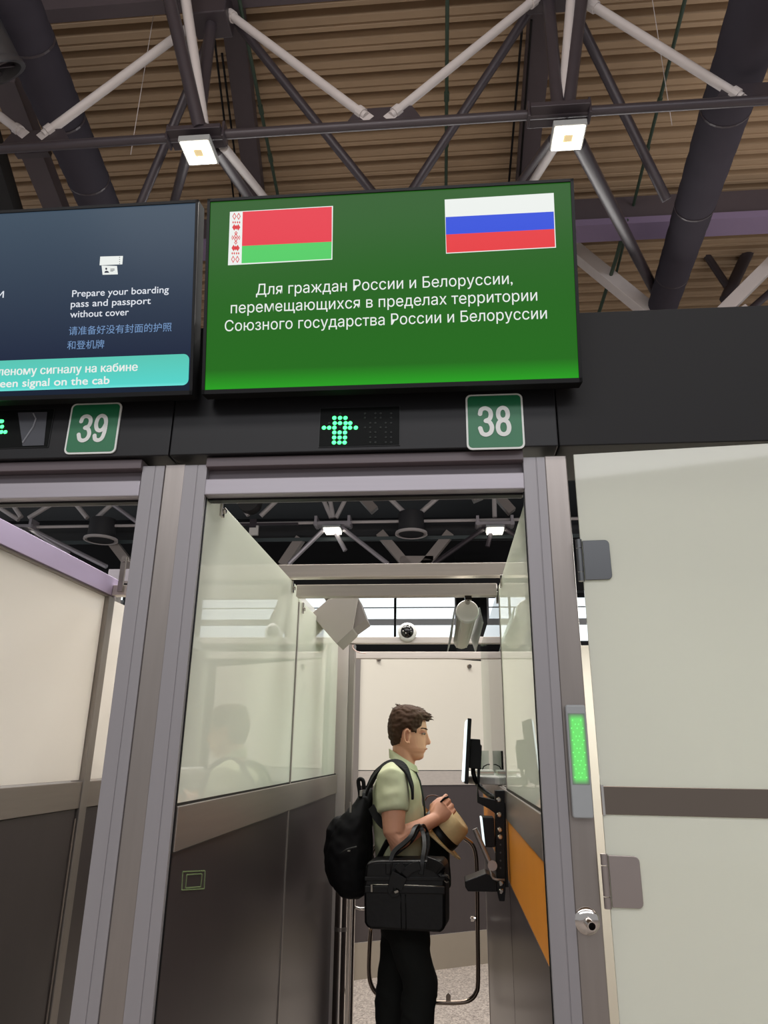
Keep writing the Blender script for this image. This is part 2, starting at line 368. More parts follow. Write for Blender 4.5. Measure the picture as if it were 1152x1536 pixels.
# number signs on the fascia (plane Y = -.03)
SG = mat('sign_green', (30, 112, 72), .4); SW = mat('sign_white', (226, 230, 226), .45)
DIG = {'3': [[(.12, .76), (.20, .90), (.46, .955), (.74, .88), (.82, .73), (.72, .58), (.48, .52), (.72, .47), (.86, .30), (.76, .12), (.48, .045), (.22, .10), (.10, .27)]],
       '8': [[(.48, .53), (.24, .60), (.17, .74), (.25, .89), (.48, .955), (.71, .89), (.79, .74), (.72, .60), (.48, .53), (.22, .46), (.12, .28), (.22, .11), (.48, .045), (.74, .11), (.84, .28), (.74, .46), (.48, .53)]],
       '9': [[(.14, .22), (.22, .09), (.46, .045), (.70, .12), (.82, .34), (.84, .66), (.74, .87), (.48, .955), (.23, .88), (.13, .66), (.24, .46), (.48, .40), (.70, .47), (.83, .62)]]}
def digits(s, m, parent, L, w, h, gap=.06):
    cw = w * (1 - gap) / len(s)
    for i, ch in enumerate(s):
        for pth in DIG[ch]:
            pts = smoothp([Vector((x, z, 0)) for x, z in pth], 5); q = MB(); sw = .132
            A, B = [], []
            for k, p in enumerate(pts):
                t = (pts[min(k + 1, len(pts) - 1)] - pts[max(k - 1, 0)]); n = Vector((-t.y * h / cw * .9, t.x * cw / h, 0)); n = Vector((-t.y * h, t.x * cw, 0)).normalized()
                c_ = Vector((p.x * cw, p.y * h, 0)); A.append(c_ + n * sw * cw * 1.12); B.append(c_ - n * sw * cw * 1.12)
            P3 = lambda v, d: Vector((L.x + i * (cw + w * gap) + v.x, L.y - d, L.z + v.y))
            st_ = 0
            nn = len(pts); q.v = [P3(v, 0) for v in A] + [P3(v, 0) for v in B]; q.f = [(k, k + 1, nn + k + 1, nn + k) for k in range(nn - 1)]
            for c_ in [Vector((p.x * cw, p.y * h, 0)) for p in pts]:
                b0 = len(q.v); q.v += [P3(c_ + Vector((math.cos(a) * sw * cw * 1.12, math.sin(a) * sw * cw * 1.12, 0)), 0) for a in [z * math.pi / 8 for z in range(16)]]; st_ += 1
                for vi in range(b0, b0 + 16): q.v[vi] = q.v[vi] - Vector((0, st_ * 1e-5, 0))
                q.f.append(tuple(range(b0, b0 + 16)))
            q.f = [f for f in q.f if len(f) == 16]
            o = bpy.data.meshes.new('sign_digit'); o.from_pydata([tuple(v - wloc(parent)) for v in q.v], [], q.f); o.materials.append(m)
            ob = bpy.data.objects.new('sign_digit', o); COL.objects.link(ob); ob.parent = parent
def sign(cx, cz, w, h, s, lab):
    t = thing('number_sign', lab, 'sign', (cx, -.03, cz)); c = Vector((cx, -.031, cz))
    MB().prism(rrect(c, X1, Z1, w, h, .016), (0, -.004, 0)).build('sign_border', SW, t)
    MB().prism(rrect(c + Vector((0, -.004, 0)), X1, Z1, w - .011, h - .011, .012), (0, -.001, 0)).build('sign_face', SG, t)
    digits(s, SW, t, c + Vector((-w * .285, -.0060, -h * .27)), w * .57, h * .53)
    return t
a, b = at_y(697, 592, -.035), at_y(789, 673, -.035); sign((a.x + b.x) / 2, (a.z + b.z) / 2, b.x - a.x - .004, a.z - b.z - .002, '38', 'green sign reading 38, right of the arrow display under the green screen')
a, b = at_y(186, 603, -.035), at_y(93, 682, -.035); sign((a.x + b.x) / 2, (a.z + b.z) / 2, .162, a.z - b.z - .002, '39', 'green sign reading 39, leftmost, under the dark blue screen')
# dot matrix displays
LEDON = mat('led_lit', (90, 255, 150), .4, emit=3.0, ecol=(60, 255, 120)); LEDOFF = mat('led_unlit', (20, 26, 24), .6)
DISP = mat('display_black', (5, 8, 7), .5, spec=.12)
def display(u0, v0, u1, v1, lit, dim, lab):
    a, b = at_y(u0, v0, -.033), at_y(u1, v1, -.033)
    t = thing('arrow_display', lab, 'display', ((a.x + b.x) / 2, -.03, (a.z + b.z) / 2))
    MB().box(a.x - .002, b.x + .002, -.0325, -.0305, b.z - .002, a.z + .002).build('display_bezel', mat('bezel_grey', (36, 38, 39), .5) if 'bezel_grey' not in bpy.data.materials else bpy.data.materials['bezel_grey'], t)
    MB().box(a.x, b.x, -.034, -.0326, b.z, a.z).build('display_window', DISP, t)
    for nm, L, m, r in (('lit_dots', lit, LEDON, .0066), ('unlit_dots', dim, LEDOFF, .004)):
        q = MB()
        for (x, y) in L:
            c = at_y(x, y, -.034); q.lathe([(r, 0), (r * .8, .0018), (.001, .0025)], c, (0, -1, 0), 10)
        if L: stuff(q.build(nm, m, t))
    return t
Z4 = lambda x, y: (460 + x / 3.2, 590 + y / 3.2)
rows = [118, 143, 165, 188, 212, 236]
lit = []
for i, yy in enumerate(rows):
    for xx in ((133, 160, 186), (135, 160, 187, 209), (83, 108, 133, 184, 208, 236), (133, 158, 184), (132, 158, 184), (131, 157, 182))[i]: lit.append(Z4(xx, yy))
dim = [Z4(162, 97), Z4(108, 143), Z4(160, 165)] + [Z4(x, y) for x in (280, 305, 330, 355, 380, 405) for y in (97, 118, 143, 165, 188, 212, 236) if (x + y) % 3]
display(481, 613, 599, 667, lit, dim, 'black dot display with a green lit arrow above lane 38')
lit39 = [(1, 632), (3, 640), (2, 648), (8, 648), (-4, 640), (-4, 648), (-10, 648), (-4, 625), (-4, 656), (3, 632)]
t39 = display(-60, 618, 71, 670, lit39, [], 'black dot display with a green lit arrow above lane 39, cut by the frame')
MB().prism([at_y(u, v, -.0345) for u, v in ((27, 619), (71, 618), (66, 668), (34, 669))], (0, -.0008, 0)).build('bare_window', mat('smoked_window', (74, 76, 82), .15), t39)
MB().tube([at_y(u, v, -.036) for u, v in ((50, 620), (54, 628), (50, 640), (42, 652), (34, 664))], .0025, 6).build('loose_cable', mat('pale_cable', (128, 130, 136), .5), t39)

# ================================================================== SCREENS
tp0 = Vector((0, -.10, 2.58)); te2 = Vector((0, -.12, .605)).normalized(); te3 = Vector((0, -te2.z, te2.y)).normalized()
def tvp(u, v, off=0.0): return at_pl(u, v, tp0 + te3 * off, te3)
def emis(name, rgb, s=1.0): return mat(name, (4, 4, 4), .3, emit=s, ecol=rgb, spec=.3)
def tvpoly(pts, name, m, parent, off, th=.0006):
    return MB().prism([tvp(u, v, off) for u, v in pts], te3 * th).build(name, m, parent)
def tvtext(s, name, m, parent, uL, vL, uR, vR, cap, off, ref='H', offset=0.0):
    L, R = tvp(uL, vL, off), tvp(uR, vR, off); top = tvp(uL, vL - cap, off)
    return put_text(s, name, m, parent, L, (R - L).length, (top - L).dot(te2), X1, te2, te3, ref, offset)
def tvbody(x0, x1, lab):
    t = thing('display_screen', lab, 'screen', ((x0 + x1) / 2, -.1, 2.58))
    def P(x, h, o): return Vector((x, 0, 0)) + Vector((0, tp0.y, tp0.z)) + te2 * h + te3 * o
    H = .617
    q = MB().hexa([P(x0, 0, -.045), P(x1, 0, -.045), P(x1, H, -.045), P(x0, H, -.045)], [P(x0, 0, .004), P(x1, 0, .004), P(x1, H, .004), P(x0, H, .004)])
    q.build('casing', BLACKM, t)
    fr = MB()
    for a, b, c, d in ((x0, x1, 0, .013), (x0, x1, H - .009, H), (x0, x0 + .009, 0, H), (x1 - .009, x1, 0, H)):
        fr.hexa([P(a, c, .004), P(b, c, .004), P(b, d, .004), P(a, d, .004)], [P(a, c, .009), P(b, c, .009), P(b, d, .009), P(a, d, .009)])
    fr.build('bezel', BLACKP, t)
    w = (x1 - x0)
    for f in (.3, .7):
        A = P(x0 + w * f, .17, -.045); MB().box(A.x - .03, A.x + .03, A.y, -.0305, A.z - .04, A.z + .04).build('wall_bracket', BLACKM, t)
    return t, P, H
t38, P, H = tvbody(-.705, .394, 'wide screen with green page, two flags and Russian text above lane 38')
# green picture: a display gradient (backlight brighter at its lower edge)
def screen_mat(name, top, bot, low=None):
    m = bpy.data.materials.new(name); m.use_nodes = True; nt = m.node_tree; b = nt.nodes['Principled BSDF']
    b.inputs['Base Color'].default_value = (.01, .01, .01, 1); b.inputs['Roughness'].default_value = .2; b.inputs['Specular IOR Level'].default_value = .1
    tc = nt.nodes.new('ShaderNodeTexCoord'); sp = nt.nodes.new('ShaderNodeSeparateXYZ'); r = nt.nodes.new('ShaderNodeValToRGB')
    nt.links.new(tc.outputs['Generated'], sp.inputs[0]); nt.links.new(sp.outputs['Z'], r.inputs[0])
    e = r.color_ramp.elements; e[0].position = 0; e[0].color = (*lin(low or bot), 1); e[1].position = 1; e[1].color = (*lin(top), 1)
    k = e.new(.10); k.color = (*lin(bot), 1)
    nt.links.new(r.outputs[0], b.inputs['Emission Color']); b.inputs['Emission Strength'].default_value = 1
    return m
GS = screen_mat('green_picture', (34, 88, 26), (28, 104, 18), (34, 158, 26))
MB().hexa([P(-.696, .013, .004), P(.385, .013, .004), P(.385, H - .009, .004), P(-.696, H - .009, .004)], [P(-.696, .013, .0045), P(.385, .013, .0045), P(.385, H - .009, .0045), P(-.696, H - .009, .0045)]).build('picture', GS, t38)
EW = emis('screen_white', (232, 236, 232)); ER = emis('screen_red', (226, 42, 60)); EG = emis('screen_green', (72, 200, 92))
EB = emis('screen_blue', (22, 68, 214)); ERR = emis('screen_flag_red', (226, 40, 46)); EOR = emis('screen_ornament', (214, 52, 56))
tvpoly([(345, 318), (499.5, 309), (498.5, 389.5), (342, 398)], 'flag_border', EW, t38, .0048)
tvpoly([(364.2, 317.8), (497.8, 310.2), (497.6, 362.6), (363, 369.2)], 'flag_stripe', ER, t38, .0056)
tvpoly([(363, 369.2), (497.6, 362.6), (497, 388.2), (362.4, 395)], 'flag_stripe', EG, t38, .0056)
orn = MB()
def dia(cx, cy, w, h, th):
    o = [(cx, cy - h), (cx + w, cy), (cx, cy + h), (cx - w, cy)]; k = 1 - th
    i = [(cx, cy - h * k), (cx + w * k, cy), (cx, cy + h * k), (cx - w * k, cy)]
    A = [tvp(u, v, .0058) for u, v in o]; B = [tvp(u, v, .0058) for u, v in i]
    if th >= 1: orn.add(A, [(0, 1, 2, 3)]); return
    orn.add(A + B, [(j, (j + 1) % 4, (j + 1) % 4 + 4, j + 4) for j in range(4)])
def opt(cy, dx): # ornament axis drifts left toward the bottom
    return 354.8 - (cy - 325) * .030 + dx
for cy, L in ((324.5, ((-3.2, 3, 5.6, .38), (3.2, 3, 5.6, .38))), (333.5, ((-4.8, 1.2, 2.2, 1), (-1.7, 1.2, 2.2, 1), (1.7, 1.2, 2.2, 1), (4.8, 1.2, 2.2, 1))),
              (341, ((-3, 3.2, 5, 1), (3, 3.2, 5, 1), (0, 2.2, 4, 1))), (349.5, ((0, 2.5, 3, .5),)), (356.5, ((0, 4.2, 7, .32), (0, 1.5, 2.6, 1), (-5.2, 1.4, 4, .5), (5.2, 1.4, 4, .5))), (364, ((0, 2.5, 3, .5),)),
              (372, ((-3, 3.2, 5, 1), (3, 3.2, 5, 1), (0, 2.2, 4, 1))), (380, ((-4.8, 1.2, 2.2, 1), (-1.7, 1.2, 2.2, 1), (1.7, 1.2, 2.2, 1), (4.8, 1.2, 2.2, 1))), (389, ((-3.2, 3, 5.6, .38), (3.2, 3, 5.6, .38)))):
    for dx, w, h, th in L: dia(opt(cy, dx), cy, w, h, th)
stuff(orn.build('flag_ornament', EOR, t38))
tvpoly([(667, 299.5), (830.5, 289.5), (834, 371.5), (669, 380.5)], 'flag_border', EW, t38, .0048)
tvpoly([(668.4, 325.8), (830.5, 317.5), (831.5, 343.6), (668.9, 352)], 'flag_stripe', EB, t38, .0056)
tvpoly([(668.9, 352), (831.5, 343.6), (832.6, 370.3), (669.9, 379.2)], 'flag_stripe', ERR, t38, .0056)
tvtext('Для граждан России и Белоруссии,', 'screen_text', EW, t38, 384, 442.5, 769, 426.5, 16.5, .006, ref='Р')
tvtext('перемещающихся в пределах территории', 'screen_text', EW, t38, 346, 470, 806, 449.5, 16.5, .006, ref='Р')
tvtext('Союзного государства России и Белоруссии', 'screen_text', EW, t38, 337, 497, 820.5, 476, 16.5, .006, ref='Р')

t39s, P, H = tvbody(-1.85, -.733, 'wide screen with dark blue page asking for boarding pass, above lane 39')
NS = screen_mat('navy_picture', (62, 78, 94), (14, 26, 54), (10, 26, 46))  # reflections painted into the gradient as a lighter grey-blue top
MB().hexa([P(-1.84, .013, .004), P(-.742, .013, .004), P(-.742, H - .009, .004), P(-1.84, H - .009, .004)], [P(-1.84, .013, .0045), P(-.742, .013, .0045), P(-.742, H - .009, .0045), P(-1.84, H - .009, .0045)]).build('picture', NS, t39s)
ECY = screen_mat('turquoise_band', (88, 196, 178), (84, 210, 200), (110, 226, 218)); ETX = emis('screen_dim_white', (222, 226, 234)); ECN = emis('screen_blue_text', (112, 146, 190))
c = (tvp(-120, 562, .0048) + tvp(283, 560.5, .0048)) / 2; wv = (tvp(283, 560.5, .0048) - tvp(-120, 562, .0048)).length; hv = (tvp(200, 539, .0048) - tvp(200, 585.5, .0048)).length
MB().prism(rrect(c, X1, te2, wv, hv, .018), te3 * .0006).build('caption_band', ECY, t39s)
for dx in (-.4, 0, .4): tvtext('зеленому сигналу на кабине', 'screen_text', EW, t39s, -20 + dx, 564, 206 + dx, 558, 11.5, .006 + dx * .0002, ref='H')
tvtext('Green signal on the cab', 'screen_text', EW, t39s, -22, 582, 164, 578, 11.5, .006, ref='H', offset=.018)
tvtext('Prepare your boarding', 'screen_text', ETX, t39s, 108, 445.5, 253, 441, 10, .006, ref='P', offset=.008)
tvtext('pass and passport', 'screen_text', ETX, t39s, 106, 461, 226, 457.5, 10, .006, ref='P', offset=.008)
tvtext('without cover', 'screen_text', ETX, t39s, 105, 476.5, 193, 474.5, 10, .006, ref='P', offset=.008)
tvtext('и', 'screen_text', ETX, t39s, -4, 447, 5.5, 446.8, 10, .006, ref='и')
tvtext('请准备好没有封面的护照', 'screen_text', ECN, t39s, 103, 503, 257, 500.5, 13, .006, ref='请')
tvtext('和登机牌', 'screen_text', ECN, t39s, 100.5, 524.5, 156, 523.5, 13, .006, ref='请')
tvpoly([(150.5, 385), (184.5, 384), (183.5, 396.5), (149.5, 398)], 'boarding_pass_icon', EW, t39s, .0050)
tvpoly([(152.5, 398.5), (175.5, 399), (176.8, 411.5), (154, 412.2)], 'passport_icon', EW, t39s, .0050)
EDK = emis('screen_icon_dark', (28, 32, 52))
ic = MB()
def icp(pts): ic.prism([tvp(u, v, .0058) for u, v in pts], te3 * .0003)
icp([(156.5, 409.3), (157.5, 406.8), (160, 406.1), (162.3, 406.8), (164, 409.1)])
icp([(159.4 + 1.5 * math.cos(k), 403.2 + 1.8 * math.sin(k)) for k in [i * .785 for i in range(8)]])
for v in (403.3, 405, 406.6): icp([(165.5, v), (171.8 - (v > 406) * 2, v - .2), (171.8 - (v > 406) * 2, v + .6), (165.5, v + .7)])
for v in (385.4, 388.6, 391.9, 395): icp([(178.9, v), (179.9, v), (179.8, v + 1.2), (178.8, v + 1.2)])
stuff(ic.build('icon_marks', EDK, t39s))

# ================================================================== LANE 38, LEFT PARTITION (face X = -.705)
lp = thing('lane_partition', 'left side wall of lane 38, pale glossy glass over dark panels, mirrors the man', 'partition', (-.74, 1.4, ZF))
for y0, y1 in ((.024, 1.405), (1.425, 2.80)):
    box('lower_panel', DARKP, lp, -.80, -.707, y0, y1, ZF, 1.338)
box('rail', RAILM, lp, -.80, -.700, .024, 2.80, 1.34, 1.448)
box('glass_gasket', BLACKP, lp, -.76, -.708, .026, 2.79, 1.448, 1.455, bevel=0)
box('glass_pane', FROST, lp, -.720, -.708, .024, 1.405, 1.455, 2.335, bevel=.001)
box('glass_pane', FROST, lp, -.720, -.708, 1.423, 2.72, 1.455, 2.29, bevel=.001)
box('seam_strip', STEEL, lp, -.722, -.703, 1.406, 1.422, ZF, 2.27, bevel=.001)
for yy, zz in ((.17, 2.31), (1.25, 2.30), (1.5, 2.25)):
    MB().box(-.725, -.700, yy - .012, yy + .012, zz - .02, zz + .035).tube([(-.700, yy, zz), (-.692, yy, zz)], .009, 12).build('glass_clip', CHROME, lp, bevel=.002)
# little dotted rectangle on the dark panel
dm = MB(); cs = [(274, 1307.5), (307.5, 1306), (306, 1333), (272.5, 1335)]; ci = [(280, 1312), (303, 1310.5), (301, 1330), (278, 1332)]
for q, st in ((cs, 16), (ci, 12)):
    for k in range(4):
        (ua, va), (ub, vb) = q[k], q[(k + 1) % 4]
        for j in range(st):
            f = j / st; g = f + .55 / st
            A = at_x(ua + (ub - ua) * f, va + (vb - va) * f, -.7065); B = at_x(ua + (ub - ua) * g, va + (vb - va) * g, -.7065)
            dm.beam(A, B, .003, .003, up=(1, 0, 0))
stuff(dm.build('dotted_mark', mat('mark_green', (122, 140, 96), .5), lp))
ep = MB().box(-.80, -.648, 2.81, 2.90, ZF, 2.27).build('steel_post', mat('satin_aluminium', (196, 188, 184), .35, .4), None, bevel=.003); MB().box(-.646, -.612, 2.815, 2.90, ZF, 2.27).build('edge_profile', STEEL, ep); tag(ep, 'steel post at the far end of the lane 38 left wall, behind the backpack', 'post')
tag(MB().tube(smoothp([at_y(u, v, 2.79) for u, v in ((529.5, 967), (529.5, 972), (534, 976.5), (541, 979), (549, 980))], 3), .004, 8).build('cable', mat('blush_cable', (204, 176, 170), .5), None), 'thin pinkish cable dropping from the far beam beside the end post', 'cable')
# ---- right partition (face X = .229)
rp = thing('lane_partition', 'right side wall of lane 38 with orange stripe under the glass and device column', 'partition', (.26, 1.6, ZF))
box('lower_panel', DARKP, rp, .231, .30, .024, 1.195, ZF, 1.108); box('lower_panel', DARKP, rp, .231, .30, 1.205, 3.19, ZF, 1.108)
box('orange_panel', ORANGE, rp, .231, .30, .024, 1.145, 1.11, 1.338); box('orange_panel', ORANGE, rp, .231, .30, 1.15, 3.19, 1.11, 1.338)
box('rail', RAILM, rp, .226, .30, .024, 3.19, 1.34, 1.448)
box('end_post', STEEL, rp, .228, .30, 3.19, 3.24, ZF, 1.448)
box('glass_gasket', BLACKP, rp, .232, .262, .026, 1.14, 1.448, 1.457, bevel=0)
box('glass_pane', FROST, rp, .232, .244, .024, 1.13, 1.457, 2.275, bevel=.001)
o = box('clear_pane', GLASS, rp, .232, .242, 1.145, 2.95, 1.457, 2.275, bevel=0); o['label'] = 'clear glass pane'
MB().box(.229, .246, 1.131, 1.143, 1.45, 2.28).build('pane_joint', STEEL, rp)
for yy, zz in ((.95, 2.25), (1.22, 2.24)): MB().box(.224, .25, yy - .012, yy + .012, zz - .02, zz + .03).build('glass_clip', CHROME, rp, bevel=.002)
# paper notice on the clear pane
pn = thing('paper_notice', 'narrow white paper strip with vertical lettering stuck on the clear pane', 'notice', (.246, 1.75, 1.75))
A, B, C, D = [at_x(u, v, .246) for u, v in ((743, 1046), (750, 1050), (751.5, 1129), (745.5, 1128))]
MB().prism([A, B, C, D], (-.0015, 0, 0)).build('paper', mat('paper', (205, 203, 196), .7), pn)
tm = MB(); TXM = mat('notice_print', (86, 88, 100), .6)
random.seed(3)
for k in range(24):
    v = 1052 + k * 3.0; h = 1.2 + random.random() * 1.2; w0 = random.random() * 1.6
    tm.prism([at_x(745.0 + w0 + (v - 1050) * .02, v, .2435), at_x(748.5 + (v - 1050) * .02, v, .2435), at_x(748.5 + (v - 1050) * .02, v + h, .2435), at_x(745.0 + w0 + (v - 1050) * .02, v + h, .2435)], (-.0005, 0, 0))
stuff(tm.build('print', TXM, pn))
# counter tray on the rail + papers
ct = MB().prism([(.21, 1.56, 1.45), (.12, 1.60, 1.45), (.09, 1.68, 1.45), (.08, 2.5, 1.45), (.12, 2.7, 1.45), (.60, 2.7, 1.45), (.60, 1.56, 1.45)], (0, 0, .035)).build('counter_shelf', mat('speckled_white_counter', (212, 208, 204), .4, noise_amt=.15, nscale=60), None, bevel=.008, seg=3)
tag(ct, 'speckled white counter shelf passing under the clear pane, behind the monitor', 'shelf')
pk = thing('document_stand', 'small dark framed document stand with white card on the counter shelf', 'stand', (.20, 2.2, 1.485))
MB().box(.168, .176, 2.15, 2.25, 1.486, 1.60).build('frame', BLACKP, pk); MB().box(.177, .222, 2.19, 2.2, 1.486, 1.60).build('card', WHITEP, pk)
MB().tube([(.180, 2.14, 1.50), (.19, 2.14, 1.52), (.21, 2.14, 1.53), (.222, 2.14, 1.53)], .003, 6).build('cable', BLACKP, pk)
for i in range(3): tag(MB().box(.13, .222, 1.80, 1.98, 1.486 + .0075 * i, 1.4925 + .0075 * i).build('booklet', (WHITEP, mat('booklet_blush', (214, 190, 182), .6), WHITEP)[i], None), ('white booklet at the bottom of the pile on the counter shelf', 'pinkish booklet in the middle of the pile on the counter shelf', 'white booklet on top of the pile on the counter shelf')[i], 'booklet', 'booklets on the counter shelf')

# ================================================================== OVERHEAD BEAMS
def hb(name, y, d, z0, z1, x0, x1, lab, m=STEELH):
    o = MB().box(x0, x1, y, y + d, z0, z1).build(name, m, None, bevel=.003); tag(o, lab, 'beam'); return o
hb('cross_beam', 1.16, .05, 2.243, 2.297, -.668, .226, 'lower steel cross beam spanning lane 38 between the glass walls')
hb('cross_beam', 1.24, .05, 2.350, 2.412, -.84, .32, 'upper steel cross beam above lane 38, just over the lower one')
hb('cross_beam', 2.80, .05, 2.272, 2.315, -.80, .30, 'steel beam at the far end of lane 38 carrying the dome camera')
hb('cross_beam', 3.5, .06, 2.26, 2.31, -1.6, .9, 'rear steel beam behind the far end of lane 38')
for x in (-1.4, .7): tag(MB().box(x, x + .06, 3.5, 3.56, ZF, 2.26).build('steel_post', STEEL), 'steel post under the rear beam, %s' % ('left, hidden behind the lane wall' if x < 0 else 'right, behind the booth'), 'post')
# dome camera
dc = thing('dome_camera', 'white ringed dome camera with dark bubble on the far beam', 'camera', (-.259, 2.80, 2.31))
c = at_y(611, 948, 2.78)
MB().lathe([(.062, 0), (.062, .025), (.052, .04), (.046, .042)], c + Vector((0, .02, 0)), (0, -1, 0)).build('ring', WHITEP, dc, smooth='auto')
MB().ell(c + Vector((0, -.018, 0)), (.044, 0, 0), (0, .035, 0), (0, 0, .044), 20, 12).build('bubble', mat('smoked_dome', (14, 14, 16), .05), dc, smooth=True)
q = MB()
for k in range(7): a = k * .9; q.ell(c + Vector((.026 * math.cos(a), -.046 - .004 * (k % 2), .026 * math.sin(a) + .01)), (.004, 0, 0), (0, .003, 0), (0, 0, .004), 8, 5)
stuff(q.build('infrared_dots', CHROME, dc))
# strip luminaire hung along the lane
fl = thing('strip_lamp', 'unlit white strip lamp with side flaps hanging from the lower cross beam', 'lamp', (.10, 1.28, 2.243))
A = Vector((.098, 1.27, 2.195)); B = Vector((.086, 2.15, 2.19))
t = (B - A).normalized()
MB().lathe([(.048, 0), (.052, .01), (.052, .03)], A, t, 24).build('end_cap', WHITEP, fl, smooth='auto')
MB().tube([A + t * .03, B], .045, 16).build('tube_body', mat('lamp_cream', (212, 206, 192), .4), fl, smooth='auto')
MB().beam(A + t * .03 + Vector((0, 0, -.03)), B + Vector((0, 0, -.03)), .062, .016).build('diffuser', mat('lamp_diffuser', (198, 194, 182), .35), fl)
for s in (-1, 1):
    a = A + t * .02 + Vector((s * .052, 0, 0)); b = B + Vector((s * .052, 0, 0))
    MB().hexa([a + Vector((0, 0, .02)), a + Vector((s * .006, 0, .02)), a + Vector((s * .020, 0, -.05)), a + Vector((s * .014, 0, -.05))], [b + Vector((0, 0, .02)), b + Vector((s * .006, 0, .02)), b + Vector((s * .03, 0, -.06)), b + Vector((s * .024, 0, -.06))]).build('side_flap', GREYP, fl)
MB().box(.085, .115, 1.165, 1.19, 2.225, 2.243).tube([(.10, 1.18, 2.235), (.10, 1.29, 2.235)], .012, 10).build('hanger', CHROMED, fl)
# grey box hung at left under the beam
gb = thing('metal_box', 'tilted grey sheet metal box hanging under the beam on the left side', 'box', (-.55, 2.0, 2.3))
f1 = [(466, 921.5), (492, 899), (515, 893), (537, 896), (528.5, 944), (505, 966)]
front = [at_y(u, v, 1.9) for u, v in f1]
MB().prism(front, (0.0, .25, .0)).build('casing', mat('grey_sheet_metal', (170, 164, 156), .45, .3), gb, bevel=.003)
sd = [at_y(u, v, 1.93) for u, v in ((537, 896), (549.5, 929), (528.5, 944))]
MB().prism(sd, (0, .22, 0)).build('side_plate', STEEL, gb)
MB().box(-.67, -.62, 1.95, 2.0, 2.27, 2.42).box(-.68, -.5, 1.92, 2.05, 2.40, 2.42).build('hanger', STEEL, gb)

# ================================================================== LANE 39
l9 = thing('lane_partition', 'left side wall of lane 39, warm backlit glass over dark panels', 'partition', (-1.64, .7, ZF))
box('lower_panel', DARKP, l9, -1.70, -1.612, -.0 + .085, 1.27, ZF, 1.338)
box('lower_panel', DARKP, l9, -1.70, -1.612, 1.36, 2.8, ZF, 1.338)
box('rail', RAILM, l9, -1.70, -1.605, .085, 2.8, 1.34, 1.448)
box('glass_pane', FROSTW, l9, -1.635, -1.620, .085, 1.28, 1.455, 2.275, bevel=.001)
box('glass_pane', FROSTW, l9, -1.635, -1.620, 1.35, 2.8, 1.455, 2.275, bevel=.001)
box('middle_post', STEEL, l9, -1.66, -1.600, 1.285, 1.345, ZF, 2.28)
MB().tube([(-1.608, 1.272, .05), (-1.608, 1.272, 1.3)], .0035, 6).build('edge_strip', mat('pale_edge', (142, 130, 120), .4), l9)
PURB = mat('anodised_top_beam', (186, 170, 200), .4, .45, noise_amt=.08, nscale=4, stretch=(4, .5, 4))
box('top_beam', PURB, l9, -1.665, -1.598, .085, 1.35, 2.285, 2.372)
box('top_trim', RAILM, l9, -1.650, -1.606, .085, 1.35, 2.274, 2.285)
hb('cross_beam', 1.30, .05, 2.285, 2.335, -1.598, -.84, 'steel cross beam over lane 39 joined to the lilac top beam')
hb('cross_beam', 1.75, .05, 2.46, 2.53, -1.86, -.86, 'pale upper cross beam over lane 39', TRUSSLT)
fp = MB().box(-1.567, -1.543, 1.285, 1.298, 2.30, 2.475).tube([(-1.555, 1.285, 2.45), (-1.555, 1.278, 2.45)], .006, 10).build('hanging_strap', STEEL, None); tag(fp, 'drilled flat steel strap upright on the lane 39 beam', 'bracket')
tag(MB().box(-1.552, -1.548, 1.30, 1.75, 2.46, 2.464).box(-1.56, -1.54, 1.298, 1.31, 2.455, 2.475).build('hanging_strap', STEEL), 'thin tie bar linking the two lane 39 beams', 'bracket')
tag(MB().box(-1.86, -1.80, 1.76, 1.82, ZF, 2.46).build('steel_post', STEEL), 'steel post behind the lane 39 glass, under the upper beam', 'post')
tag(MB().box(-.90, -.845, 1.2, 2.8, ZF, 2.46).build('lane_partition', FARW), 'hidden right side wall of lane 39 behind the door post', 'partition')

# ================================================================== GLASS DOOR (hinged at X=.36, 5 degrees open toward the viewer)
dr = thing('glass_door', 'frosted white glass door with mirror steel strip, hinged on the steel post', 'door', (.358, -.004, ZF))
dr.rotation_euler = (0, 0, 0); ANG = math.radians(5)
de = Vector((math.cos(ANG), -math.sin(ANG), 0)); dn = Vector((-math.sin(ANG), -math.cos(ANG), 0))
D0 = Vector((.372, -.006, 0))
def dp(s, z, o=0.0): return D0 + de * s + dn * o + Z1 * z
def dbox(mb, s0, s1, o0, o1, z0, z1):
    return mb.hexa([dp(s0, z0, o0), dp(s1, z0, o0), dp(s1, z0, o1), dp(s0, z0, o1)], [dp(s0, z1, o0), dp(s1, z1, o0), dp(s1, z1, o1), dp(s0, z1, o1)])
dbox(MB(), 0, 1.12, -.006, .006, ZF + .02, 2.40).build('glass_leaf', FROSTD, dr, bevel=.001)
dbox(MB(), 0, 1.12, .0062, .0105, 1.452, 1.516).build('steel_strip', CHROMED, dr, bevel=.001)
dbox(MB(), 0, .006, -.008, .012, 1.450, 1.518).build('strip_end', CHROME, dr)
